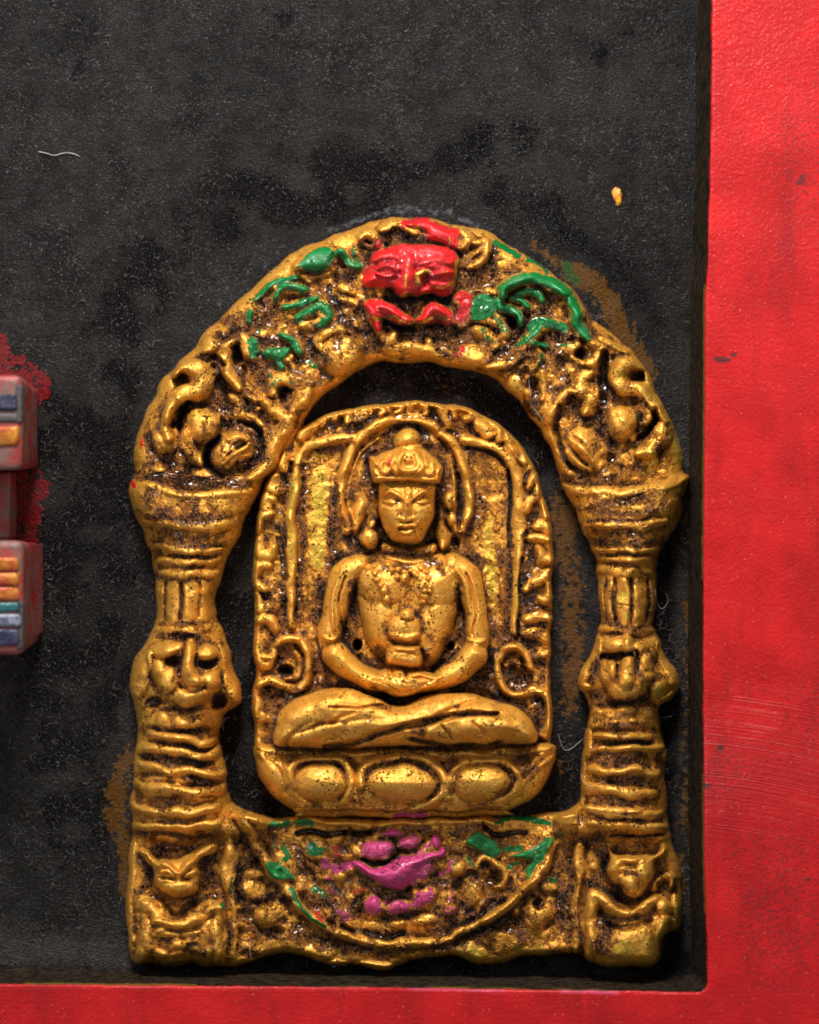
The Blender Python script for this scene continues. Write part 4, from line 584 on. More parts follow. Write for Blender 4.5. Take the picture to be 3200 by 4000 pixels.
    s.commit()
    # ---- seat
    s.frame(960, 2600, .7536)
    cs = np.clip(d3/100, 0, 1); v = 70+170*np.sqrt(1-(1-cs)**2)*(0.75+0.25*np.clip(d3/200, 0, 1)); m = (d3 > -8); v = np.where(d3 > 0, v, 70+d3*14)
    m = (d3 > -9) & (v > s.H); s.H = np.where(m, v, s.H); s.L[m] = throne
    s.p([(300, 742), (820, 748), (1345, 740), (1340, 778), (820, 784), (312, 780)], 18, -40); s.commit()
    slab = P('base_slab', throne); s.r([(262, 760), (500, 768), (820, 772), (1100, 770), (1350, 762)], 26, 16, slab, 0); s.r([(300, 778), (820, 784), (1340, 778)], 8, 10)
    rim = P('rim', throne); s.r([(75, 410), (170, 420), (420, 430), (820, 436), (1200, 438), (1450, 430), (1565, 412)], 30, 26, rim, .2)
    for q in [(395, 600, 136, 92), (812, 610, 170, 98), (1225, 612, 140, 100)]: s.d(*q, 60, 0, P('petal', throne))
    for q in [(125, 590, 66, 110, 40, -30), (1500, 640, 54, 120, 34, 38), (180, 500, 60, 40, 16, 30), (1470, 520, 60, 50, 18, -30)]: s.d(*q, P('petal', throne))
    for pts in [[(240, 620), (225, 540), (290, 486), (400, 472), (500, 490), (545, 560), (545, 640), (520, 710)], [(600, 620), (605, 540), (680, 488), (820, 472), (950, 488), (1025, 560), (1030, 640), (960, 715), (860, 745)], [(1060, 620), (1085, 550), (1160, 496), (1290, 484), (1390, 530), (1420, 600), (1370, 680), (1260, 730)]]: s.r(pts, 20, 24, P('petal_rim', throne), 0)
    s.r([(70, 455), (130, 560), (190, 660), (290, 725)], 20, 20); s.r([(170, 470), (200, 580), (260, 670), (340, 720)], 18, 18); s.r([(1590, 480), (1490, 560), (1400, 660), (1300, 735)], 18, 20); s.r([(1560, 590), (1450, 680), (1380, 720)], 18, 14); s.r([(560, 640), (580, 740)], 24, 16); s.r([(1040, 680), (1010, 740)], 22, 14)
    s.k([(270, 520), (350, 505), (470, 510), (520, 580)], 20, .95); s.k([(640, 540), (720, 500), (860, 505), (950, 530), (1000, 620), (960, 680)], 20, .9); s.k([(600, 610), (640, 560)], 16, .8); s.k([(1100, 590), (1130, 560)], 18, .8); s.k([(1320, 510), (1390, 570), (1370, 640), (1300, 690)], 24, .8); s.k([(530, 490), (570, 520)], 30, 1.); s.k([(1040, 510), (1090, 500), (1060, 550)], 26, 1.); s.k([(1400, 480), (1540, 490), (1440, 560)], 40, .85); s.k([(100, 470), (160, 480)], 26, .9); s.k([(330, 735), (500, 740), (700, 745), (1000, 745), (1320, 735)], 20, .95); s.k([(220, 700), (300, 730)], 18, .9); s.k([(1010, 700), (1080, 690)], 16, .8); s.k([(570, 700), (600, 730)], 20, .8); s.c('pink', [(770, 778), (850, 774), (930, 778)], 20, .8)
    s.commit()
    # ---- legs
    s.frame(960, 2600, .7536)
    legs = s.poly([(150, 400), (152, 320), (180, 240), (240, 180), (330, 140), (450, 115), (600, 130), (720, 185), (830, 200), (930, 160), (1050, 140), (1200, 150), (1350, 195), (1450, 245), (1500, 320), (1500, 400), (1350, 424), (1100, 428), (820, 425), (500, 425), (250, 418)], 150)
    s.absd(legs, 150, 165, body)
    s.r([(170, 360), (200, 270), (300, 210), (480, 215), (700, 240), (850, 260)], [60, 76, 76, 66, 56, 40], 30); s.r([(370, 200), (450, 160), (560, 150), (650, 170), (715, 192)], [26, 44, 50, 46, 26], 34); s.r([(260, 385), (450, 360), (650, 310), (820, 260), (950, 210), (1080, 165), (1200, 160)], [50, 56, 52, 46, 50, 46, 30], 26); s.r([(960, 345), (1100, 330), (1280, 310), (1430, 330), (1470, 380)], [44, 66, 70, 76, 50], 34); s.r([(1120, 240), (1290, 215), (1400, 240), (1470, 300)], [34, 44, 50, 50], 24)
    s.r([(430, 212), (600, 214), (715, 205)], 8, -16); s.r([(400, 412), (560, 396), (700, 350), (830, 318), (960, 290), (1120, 256), (1300, 238)], [20, 24, 24, 22, 26, 24, 16], -24); s.r([(870, 380), (1000, 410), (1200, 415), (1320, 406)], [20, 18, 14, 10], -24); s.r([(440, 300), (500, 260), (570, 240)], 14, -9); s.r([(1010, 310), (1060, 350), (1080, 380)], 10, -12); s.r([(1180, 290), (1220, 330), (1260, 370)], 8, -9); s.r([(230, 360), (330, 310), (420, 230)], 16, 9); s.r([(850, 250), (820, 320), (900, 350)], 20, 10)
    s.k([(400, 412), (560, 400), (700, 355), (830, 318)], 22, 1.15); s.k([(920, 295), (1080, 264), (1300, 240)], 17, .95); s.k([(850, 380), (1000, 408), (1200, 415), (1330, 405)], 20, 1.1); s.k([(860, 330), (930, 350)], 30, 1.); s.k([(670, 110), (740, 160), (760, 200), (690, 220)], 28, 1.2); s.k([(760, 190), (860, 210)], 26, .85); s.k([(1300, 165), (1350, 190)], 34, .6)
    s.commit()
    # ---- torso and arms
    s.frame(1200, 2200, .4638)
    chest = s.poly([(380, 0), (520, -60), (700, -100), (1000, -100), (1180, -60), (1310, 0), (1330, 120), (1290, 320), (1250, 500), (1180, 700), (1090, 850), (850, 900), (650, 840), (560, 740), (490, 620), (440, 450), (400, 250), (370, 90)], 300)
    s.absd(chest, 100, 118, body, .42)
    s.k([(380, 180), (390, 300), (400, 500)], 50, 1.25); s.k([(300, 500), (340, 600), (430, 640)], 60, 1.1); s.k([(260, 620), (330, 680), (500, 800), (620, 860)], 44, 1.1); s.k([(600, 700), (640, 800)], 50, 1.05); s.k([(1260, 200), (1280, 360), (1320, 500), (1260, 620)], 46, 1.15); s.k([(1350, 440), (1340, 560)], 30, .9); s.k([(1220, 640), (1180, 780), (1080, 860)], 56, 1.05); s.k([(1290, 740), (1180, 840)], 40, .9); s.k([(650, 500), (680, 620)], 34, .5); s.k([(980, 720), (1030, 800)], 40, .6); s.k([(920, 440), (980, 540)], 30, .5)
    s.absd(s.poly([(380, -20), (620, -110), (1100, -110), (1330, 0), (1440, 250), (1480, 600), (1400, 860), (1100, 1020), (860, 1060), (600, 1010), (300, 880), (160, 640), (210, 300), (290, 90)], 70), 84, 44, body)
    A = lambda pts, w, b_, h: s.absd(s.stroke(pts, np.array(w)*1.08), b_, h, body, .42)
    A([(430, 20), (330, 110), (265, 300), (215, 480), (195, 650), (250, 790)], [100, 130, 112, 100, 96, 104], 88, 118); A([(230, 760), (330, 860), (480, 945), (620, 1000), (760, 1030)], [108, 110, 98, 84, 62], 92, 165)
    A([(1220, 20), (1320, 110), (1390, 300), (1420, 480), (1430, 640), (1390, 780)], [100, 130, 112, 96, 90, 100], 88, 118); A([(1410, 760), (1310, 870), (1180, 950), (1060, 1010), (900, 1050)], [104, 106, 96, 80, 60], 92, 165)
    s.absd(s.poly([(520, 960), (640, 900), (780, 890), (1000, 900), (1120, 960), (1060, 1060), (900, 1110), (740, 1110), (600, 1060)], 110), 150, 110, body)
    s.r([(330, 110), (290, 250), (270, 400), (300, 540)], 12, -16); s.r([(300, 60), (250, 200), (210, 420), (230, 560)], 16, 10); s.r([(1340, 90), (1400, 250), (1430, 420), (1400, 600)], 12, -14); s.r([(1260, 60), (1330, 200), (1370, 420)], 26, 12); s.r([(135, 622), (190, 640), (250, 622)], 20, 14, P('armlet', body)); s.r([(1350, 645), (1420, 662), (1490, 650)], 20, 12, P('armlet', body))
    s.d(640, 170, 210, 170, 22); s.d(1090, 190, 190, 170, 20); s.r([(860, 100), (860, 300), (840, 420)], 40, -10); s.d(1100, 560, 150, 230, 20, 14); s.d(600, 520, 130, 220, 16, -14)
    s.commit()
    # hands
    s.d(860, 1010, 220, 80, 30)
    for pts, w in [([(560, 985), (680, 1045), (820, 1075), (940, 1060)], 30), ([(600, 1040), (720, 1085), (850, 1100)], 22), ([(1060, 1000), (960, 1050), (860, 1085), (745, 1108)], 28), ([(1120, 960), (980, 1010), (880, 1045)], 26), ([(780, 1000), (860, 1020), (960, 1005)], 20)]: s.r(pts, w, 20, P('finger', body))
    s.d(770, 925, 46, 50, 34, 0, P('thumb', body)); s.r([(860, 935), (950, 915), (1050, 960)], 38, 32, P('thumb', body)); s.r([(700, 890), (705, 950)], 20, 16); s.r([(640, 1010), (760, 1055), (880, 1060)], 7, -12); s.r([(780, 1080), (900, 1062), (1000, 1020)], 7, -12); s.k([(800, 985), (930, 990)], 24, 1.0); s.k([(690, 900), (700, 940)], 22, .9); s.k([(820, 920), (830, 960)], 14, .9); s.k([(600, 1060), (720, 1090)], 30, .7); s.k([(540, 1000), (560, 1060)], 22, .7)
    s.commit()
    # vessel
    ves = P('vessel', body)
    s.absd(s.ell(822, 560, 150, 132), 215, 62, ves, .5); s.absd(s.ell(838, 455, 66, 72), 235, 50, ves, .5); s.absd(s.poly([(690, 700), (820, 690), (940, 700), (972, 800), (935, 862), (820, 872), (690, 855), (662, 780)], 70), 200, 84, ves, .5)
    s.r([(700, 700), (820, 715), (940, 700)], 26, 16); s.r([(680, 650), (820, 665), (960, 650)], 14, -8); s.r([(780, 480), (840, 492), (900, 480)], 8, -12); s.r([(690, 600), (820, 640), (950, 600)], 24, 10); s.r([(690, 760), (820, 745), (960, 770)], 10, -8); s.d(425, 680, 44, 50, -90, 10); s.d(1225, 690, 28, 40, -70); s.cd('dark', 425, 680, 44, 50, 10, 2.2); s.cd('dark', 1225, 690, 32, 46, 0, 2.)
    s.kd(690, 760, 22, 50, 0, .9); s.commit()
    # necklace
    nk = P('necklace', body)
    s.frame(1200, 1500, .4638)
    s.r([(660, 1440), (720, 1480), (810, 1505), (900, 1500), (970, 1470)], 18, 11, nk)
    for x, y, q in [(560, 1530, 26), (570, 1590, 26), (590, 1650, 26), (615, 1700, 24), (680, 1530, 28), (700, 1580, 22), (760, 1575, 28), (745, 1640, 26), (820, 1650, 44), (860, 1590, 30), (905, 1600, 32), (960, 1535, 32), (1000, 1560, 22), (1015, 1620, 24), (1025, 1700, 26), (640, 1745, 36), (655, 1815, 38), (970, 1790, 30), (975, 1740, 24), (960, 1840, 26), (1020, 1740, 22)]: s.d(x, y, q, q, 15, 0, nk)
    s.k([(520, 1480), (640, 1500), (620, 1580)], 34, .8); s.k([(720, 1540), (840, 1560), (870, 1620)], 26, .75); s.k([(980, 1460), (1100, 1500), (1140, 1600)], 34, .8); s.k([(600, 1450), (800, 1460), (1000, 1440)], 26, .8); s.k([(670, 1700), (700, 1820)], 16, .7)
    s.commit()
    # ---- head
    def sup(x, y, rx, ry, n):
        (cx, cy), = s.T([(x, y)]); rx *= s.k_; ry *= s.k_; sl = s.win(cx, cy, cx, cy, max(rx, ry)); u = np.abs(s.X[sl]-cx)/rx; v = np.abs(s.Y[sl]-cy)/ry
        return sl, np.maximum(0, 1-u**n-v**n)
    s.absd(s.poly([(640, 1330), (850, 1400), (1060, 1330), (1060, 1430), (850, 1480), (640, 1430)], 60), 110, 60, body)
    s.absd(s.poly([(600, 820), (700, 790), (985, 790), (1088, 820), (1080, 950), (1062, 1120), (1025, 1240), (965, 1335), (860, 1372), (750, 1338), (672, 1262), (622, 1150), (606, 1000)], 170), 130, 128, body, .5)
    crn = P('crown', body)
    s.absd(s.ell(838, 480, 112, 105), 130, 110, P('topknot', body), .5); s.absd(s.ell(850, 560, 130, 60), 140, 100, crn, .5)
    s.absd(s.poly([(518, 615), (570, 610), (640, 560), (740, 540), (850, 528), (960, 552), (1060, 600), (1140, 680), (1130, 780), (1100, 835), (850, 850), (590, 830), (545, 780), (525, 700)], 130), 150, 124, crn, .5)
    s.r([(590, 790), (720, 806), (850, 812), (980, 806), (1095, 785)], 26, 22, P('crown_band', body), .1)
    a = np.linspace(-0.9, math.pi+0.9, 12); s.r([(850+82*math.cos(t), 655+86*math.sin(t)) for t in a], 24, 16, crn, 0); s.d(850, 620, 44, 50, 10)
    for pts in [[(640, 640), (615, 700), (650, 745), (690, 720)], [(735, 600), (715, 680), (765, 750)], [(930, 590), (965, 680), (925, 745)], [(1050, 640), (1060, 710), (1020, 745)], [(570, 640), (560, 720), (600, 770)], [(1110, 690), (1100, 760)]]: s.r(pts, 20, 14, crn)
    for x in (690, 1000, 600): s.d(x, 650, 34, 34, 10)
    s.cp('red', [(675, 640), (715, 630), (700, 680), (680, 690)], 14); s.kd(712, 745, 26, 18, 0, .8); s.kd(825, 490, 18, 14, 0, .8)
    s.commit()
    # face
    s.d(740, 1090, 110, 110, 12); s.d(960, 1090, 110, 110, 12); s.d(850, 1310, 90, 50, 14); s.d(700, 985, 90, 50, -16, 8); s.d(975, 985, 90, 48, -16, -8); s.r([(842, 960), (840, 1060), (836, 1130)], [26, 34, 44], 34, P('nose', body), 0)
    s.d(836, 1140, 56, 34, 16); s.commit()
    s.d(700, 990, 62, 26, 15, 8); s.d(975, 988, 64, 26, 15, -8); s.r([(640, 1000), (700, 1012), (765, 1005)], 6, -9); s.r([(915, 1005), (975, 1010), (1040, 995)], 6, -9)
    s.r([(640, 935), (700, 912), (770, 940), (850, 1000)], 14, 11); s.r([(850, 1000), (930, 940), (990, 905), (1050, 920)], 14, 11); s.d(850, 905, 34, 38, 14); s.d(852, 902, 14, 14, -10)
    s.d(790, 1128, 24, 20, 8); s.d(884, 1128, 24, 20, 8); s.r([(760, 1205), (800, 1188), (842, 1196), (885, 1186), (925, 1200)], 18, 16, P('lip', body)); s.r([(785, 1250), (845, 1262), (900, 1248)], 20, 16, P('lip', body)); s.r([(765, 1226), (845, 1230), (920, 1224)], 7, -12); s.r([(790, 1160), (840, 1166), (890, 1160)], 10, -12)
    s.kd(765, 985, 26, 22, 0, 1.5); s.kd(775, 1085, 40, 50, 0, .85); s.kd(775, 1200, 30, 50, 0, .7); s.kd(835, 1160, 50, 14, 0, .45); s.kd(935, 1180, 24, 30, 0, .35)
    s.cd('lemon', 700, 1150, 90, 120, 0, .45); s.c('lemon', [(640, 870), (740, 860)], 40, .5)
    s.commit()
    H = np.maximum(s.H, -60); low = np.clip((s.blur(H, 20)-H)/16+0.3, 0, 1)*np.clip(d1/20-0.3, 0, 1)*np.where(H < 112, 1, 0.15)
    H0 = H; H = s.swell(H, 4.0, 0.045, 0.6*np.clip(dd/30, 0, 1))+0.6*(H0-s.blur(H0, 9))*np.clip(dd/24, 0, 1); H = s.blur(H+low*(np.clip(s.noise(24)+0.2, 0, 2.2)*5+np.clip(s.noise(13), 0, 2)*2.4-2), 1.8); pl = (s.L != body)
    s.H = H+(s.noise(26)*0.5+s.noise(70)*1.0+s.noise(9)*0.2)*np.clip(dd/20, 0, 1)+np.where(s.L == plate, 1, 0)*s.noise(34)*1.2+np.clip(s.blur(s.a['dark'], 5)*(1-np.clip(s.a['gloss']*3, 0, 1)), 0, 1)*(s.noise(10)*1.6+s.noise(18)*1.6)*np.clip(dd/20, 0, 1)
    return s

# ------------------------------------------------------------------ build the two castings
def prune(s):
    """a piece name given by a groove-only or overrun brush falls back to its parent; fill tiny leftovers"""
    for i, (n, p, kw) in s.parts.items():
        if (s.L == i).sum() < 12: s.L[s.L == i] = p or 1
gilt = gilt_material()
A_ = sculpt_arch(); prune(A_)
root = empty('shrine_arch', (0.0, -0.0, -1.76), 'gold painted shrine arch with red mask on top, two pillars and pink lotus', 'shrine arch')
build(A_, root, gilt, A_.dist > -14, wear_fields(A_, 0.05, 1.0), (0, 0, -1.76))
F_ = sculpt_figure(); prune(F_)
root2 = empty('seated_figure_statue', (0.0, -0.0, -1.2), 'golden crowned figure sitting cross-legged on a lotus seat, holding a vessel, inside the arch', 'statue')
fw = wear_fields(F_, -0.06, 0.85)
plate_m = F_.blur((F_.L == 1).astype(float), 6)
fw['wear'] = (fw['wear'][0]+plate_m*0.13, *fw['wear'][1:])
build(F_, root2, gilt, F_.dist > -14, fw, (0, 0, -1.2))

# ------------------------------------------------------------------ black back panel and red frame
def panel_material():
    m, nt, bs = newmat('black_lacquer_panel'); b = NB(nt); co = b.coord()
    gr, rd, gd, smear = b.attr('stain'); dust, glue, ws_, wall = b.attr('soil')
    nL = b.noise(co, 1.6, 4, 0.6); n1 = b.noise(co, 9, 5, 0.65); n2 = b.noise(co, 40, 4, 0.6); n3 = b.noise(co, 75, 3, 0.6); n4 = b.noise(co, 170, 2, 0.6)
    streak = b.noise(b.coord((60, 60, 4)), 1, 4, 0.6)
    col = b.mix(b.ss(b.m('ADD', b.m('MULTIPLY', nL, 0.6), b.m('MULTIPLY', n1, 0.35)), 0.30, 0.68), (0.003, 0.003, 0.003), (0.024, 0.021, 0.0195))
    sm = b.ss(b.m('ADD', smear, b.m('ADD', b.m('MULTIPLY', b.m('SUBTRACT', n1, 0.5), 2.4), b.m('MULTIPLY', b.m('SUBTRACT', n2, 0.5), 1.6))), 0.25, 0.95)
    col = b.mix(b.m('MULTIPLY', sm, 0.85), col, (0.003, 0.003, 0.004))
    dn = b.m('ADD', dust, b.m('MULTIPLY', b.m('SUBTRACT', n2, 0.5), 1.1))
    col = b.mix(b.m('MULTIPLY', b.ss(dn, 0.25, 0.9), 0.6), col, (0.075, 0.062, 0.052))
    gl = b.ss(b.m('ADD', glue, b.m('MULTIPLY', b.m('SUBTRACT', n2, 0.5), 2.0)), 0.5, 1.0)
    col = b.mix(b.m('MULTIPLY', gl, 0.7), col, (0.13, 0.135, 0.15))
    # grains of dust, and pale specks that paint glints of the grain as colour
    v = b.voro(co, 34); fl = b.m('MULTIPLY', b.ss(b.m('ADD', v, b.m('MULTIPLY', n3, 0.5)), 0.33, 0.25), b.ss(n1, 0.42, 0.6))
    col = b.mix(b.m('MULTIPLY', fl, 0.6), col, (0.15, 0.13, 0.12))
    fl2 = b.m('MULTIPLY', b.ss(n4, 0.58, 0.68), 0.5); col = b.mix(fl2, col, b.mix(b.ss(n2, 0.45, 0.55), (0.13, 0.085, 0.06), (0.26, 0.25, 0.26)))
    nz = b.m('ADD', b.m('MULTIPLY', b.m('SUBTRACT', n2, 0.5), 3.0), b.m('MULTIPLY', b.m('SUBTRACT', n1, 0.5), 2.0))
    for a, c_, hi in ((gd, (0.22, 0.088, 0.008), .55), (rd, (0.26, 0.010, 0.012), .8), (gr, (0.0, 0.10, 0.02), .7)):
        col = b.mix(b.m('MULTIPLY', b.m('MULTIPLY', b.ss(b.m('ADD', a, nz), 0.40, 0.70), b.ss(a, 0.02, 0.15)), hi), col, c_)
    b.put(bs.inputs['Base Color'], col)
    b.put(bs.inputs['Roughness'], b.fmix(sm, b.fmix(n2, 0.34, 0.52), 0.24)); bs.inputs['Specular IOR Level'].default_value = 0.5
    b.put(bs.inputs['Specular IOR Level'], b.fmix(sm, b.fmix(b.ss(n1, 0.4, 0.6), 0.26, 0.40), 0.15))
    h = b.m('ADD', b.m('MULTIPLY', n3, 1.0), b.m('MULTIPLY', n4, 1.1)); h = b.m('ADD', h, b.m('MULTIPLY', n2, 0.1)); h = b.m('ADD', h, b.m('MULTIPLY', fl, 0.4)); h = b.m('ADD', h, b.m('MULTIPLY', gl, 0.8))
    b.put(bs.inputs['Normal'], b.bump(h, 1.0, 0.019))
    return m
def frame_material():
    m, nt, bs = newmat('red_enamel'); b = NB(nt); co = b.coord()
    edge, lem, dirt, pink = b.attr('coat'); brush, spot, arcm, _ = b.attr('wear_glint')
    n1 = b.noise(co, 5, 4, 0.6); n2 = b.noise(co, 30, 4, 0.6); n3 = b.noise(co, 90, 3, 0.6); n4 = b.noise(co, 200, 2)
    # fine brush hairs follow the stroke field, woven in by the painter
    wv = b.n('ShaderNodeTexNoise'); mp = b.n('ShaderNodeCombineXYZ'); b.put(mp.inputs[0], b.m('MULTIPLY', brush, 1.0)); b.put(mp.inputs[1], b.m('MULTIPLY', n1, 2.0))
    b.put(wv.inputs['Vector'], mp.outputs[0]); wv.inputs['Scale'].default_value = 1.0; wv.inputs['Detail'].default_value = 4
    br = wv.outputs[0]
    red = b.mix(b.ss(n1, 0.3, 0.7), (0.42, 0.006, 0.007), (0.57, 0.010, 0.011)); red = b.mix(b.m('MULTIPLY', b.ss(br, 0.5, 0.75), 0.35), red, (0.42, 0.010, 0.010))
    dk = b.noise(b.coord((7, 7, 1.6)), 1, 4, 0.65); red = b.mix(b.m('MULTIPLY', b.ss(dk, 0.50, 0.72), 0.55), red, (0.26, 0.006, 0.007))
    gritty = b.m('MULTIPLY', b.ss(b.m('ADD', n3, b.m('MULTIPLY', dirt, 0.16)), 0.63, 0.72), b.ss(b.m('ADD', n1, b.m('MULTIPLY', dirt, 0.5)), 0.45, 0.7))
    red = b.mix(b.m('MULTIPLY', gritty, 0.5), red, (0.10, 0.016, 0.016))
    sp = b.ss(b.m('ADD', spot, b.m('MULTIPLY', b.m('SUBTRACT', n2, 0.5), 1.4)), 0.4, 0.75); red = b.mix(b.m('MULTIPLY', sp, 0.85), red, (0.055, 0.018, 0.018))
    red = b.mix(b.m('MULTIPLY', b.ss(b.m('ADD', b.voro(co, 44), b.m('MULTIPLY', n3, 0.16)), 0.17, 0.12), 0.6), red, (0.85, 0.35, 0.33)); red = b.mix(b.m('MULTIPLY', pink, 0.5), red, (0.62, 0.12, 0.26))
    red = b.mix(b.m('MULTIPLY', b.m('MULTIPLY', arcm, b.ss(n1, 0.42, 0.62)), b.ss(br, 0.56, 0.66)), red, (0.66, 0.11, 0.09))  # sheen on the brushed ridges, painted into the red as pale streaks
    blk = b.mix(b.ss(n2, 0.3, 0.7), (0.004, 0.003, 0.002), (0.034, 0.022, 0.013)); blk = b.mix(b.m('MULTIPLY', b.ss(n3, 0.5, 0.7), 0.5), blk, (0.04, 0.028, 0.02))
    e = b.m('ADD', edge, b.m('ADD', b.m('MULTIPLY', b.m('SUBTRACT', n2, 0.5), 8.0), b.m('MULTIPLY', b.m('SUBTRACT', n1, 0.5), 4.0)))
    isr = b.ss(e, 2.0, 4.5); line = b.m('MULTIPLY', b.m('MULTIPLY', b.ss(e, -5.0, -1.0), b.m('SUBTRACT', 1.0, isr)), b.ss(b.m('ADD', lem, n1), 0.75, 0.95))
    blk = b.mix(b.m('MULTIPLY', b.ss(b.m('ADD', lem, b.m('MULTIPLY', n1, 0.5)), 1.15, 1.3), 0.5), blk, (0.22, 0.13, 0.01))
    col = b.mix(isr, blk, red); col = b.mix(b.m('MULTIPLY', line, 0.22), col, (0.50, 0.32, 0.02))
    b.put(bs.inputs['Base Color'], col); b.put(bs.inputs['Roughness'], b.fmix(isr, 0.85, b.fmix(n2, 0.26, 0.46))); b.put(bs.inputs['Specular IOR Level'], b.fmix(isr, 0.06, 0.32))
    h = b.m('ADD', b.m('MULTIPLY', n3, 0.60), b.m('MULTIPLY', br, b.m('ADD', 0.25, b.m('MULTIPLY', arcm, 1.1)))); h = b.m('ADD', h, b.m('MULTIPLY', n2, 0.35)); h = b.m('ADD', h, b.m('MULTIPLY', isr, 1.2))
    b.put(bs.inputs['Normal'], b.bump(h, 0.55, 0.012))
    return m
HF = 330.0
def edge_sd(s):
    xt = np.interp(s.Y, np.array([-200, 0, 300, 560, 620, 1100, 1500, 1800, 2000, 2300])*WS, np.array([1498, 1497, 1494, 1488, 1483, 1480, 1479, 1481, 1487, 1490])*WS)+s.noise(60)*0.7
    yt = np.interp(s.X, np.array([-200, 0, 300, 800, 1200, 1500])*WS, np.array([2069, 2070, 2073, 2077, 2083, 2088])*WS)+s.noise(60)*0.7
    a, b_ = s.X-xt, s.Y-yt; k = 46.0; h = np.maximum(k-np.abs(a-b_), 0)/k
    return np.maximum(a, b_)+h*h*k*0.25
def build_frame():
    s = Sculpt(-420, -420, 3650, 4450, 8, 5, 0.0); sd = edge_sd(s); t = np.clip((sd+56)/56, 0, 1)
    s.H = np.where(sd < 0, (HF-8)*t**1.25, HF-8+8*np.clip(sd/14, 0, 1)**0.5)-6*(t <= 0)+s.noise(240)*1.5*(sd > 0); s.dist = sd
    n = s.noise(30)
    r1, r2, e1 = s.part('rail', 0, label='red painted upright side of the frame'), s.part('rail', 0, label='red painted lower side of the frame'), s.part('inner_edge', 0, label='black dusty inner edge of the frame')
    s.L[:] = r1; s.L[(s.Y-3870 > s.X-2770)] = r2; s.L[sd < 0] = e1
    X, Y = s.X, s.Y
    # stroke field: the brush swept across in arcs at the lower right, straight up the rail elsewhere
    rr = np.hypot(X-2550, Y-5600); arc = np.exp(-((Y-3000)/260)**2)*(X > 2700); wide = np.clip((Y-2200)/500, 0, 1)*(X > 2700)
    brush = np.where(X > 2700, (X*(1-wide)+rr*wide)/6.0, X/6); brush = np.where(Y > 3860, Y/7.0, brush)
    s.frame(0, 0, WS); s.a = {k: np.zeros(s.shape) for k in ('lem', 'dirt', 'spot', 'pink', 'z')}
    for x, y, a, b_, v in [(1520, 757, 26, 10, 1.3), (1545, 747, 14, 8, 1.), (1518, 1575, 14, 10, 1.1), (1640, 1600, 8, 6, .8), (1550, 985, 8, 8, .6), (1490, 1655, 22, 12, .7), (1620, 1560, 10, 8, .6), (1600, 1900, 14, 14, .6), (1700, 1850, 20, 16, .6), (1500, 1490, 16, 10, .6), (1690, 380, 20, 30, .6), (1545, 1800, 12, 8, .5)]: s.cd('spot', x, y, a, b_, 0, v)
    s.c('spot', [(1512, 150), (1516, 330)], 3, .35); s.c('spot', [(1530, 1130), (1532, 1330)], 4, .3); s.c('spot', [(1521, 920), (1523, 1100)], 3, .3)
    s.cd('dirt', 1640, 1900, 160, 260, 0, 1.); s.cd('dirt', 1690, 320, 120, 220, 0, .9); s.cd('dirt', 1530, 1620, 90, 90, 0, .8); s.cd('dirt', 1690, 1500, 100, 200, 0, .6)
    s.c('lem', [(1480, 620), (1480, 900), (1480, 1200)], 30, .6); s.c('lem', [(1482, 1650), (1484, 1900)], 30, .7); s.c('lem', [(1440, 1250), (1445, 1600)], 10, 1.); s.c('lem', [(60, 2070), (400, 2075)], 20, .55); s.c('lem', [(700, 2078), (1300, 2084)], 16, .35)
    s.c('pink', [(1180, 2085), (1300, 2089)], 7, .9); s.c('pink', [(860, 2081), (1060, 2086)], 5, .7)
    one = np.ones(s.shape); o = empty('red_frame', (1.1, 0, -1.76), 'glossy red painted wooden frame with brush marks round the black recess', 'frame')
    build(s, o, frame_material(), sd > -64, {'coat': (sd, s.a['lem'], s.a['dirt'], s.a['pink']), 'wear_glint': (brush, s.a['spot'], arc, one)}, (1.1, 0, -1.76))
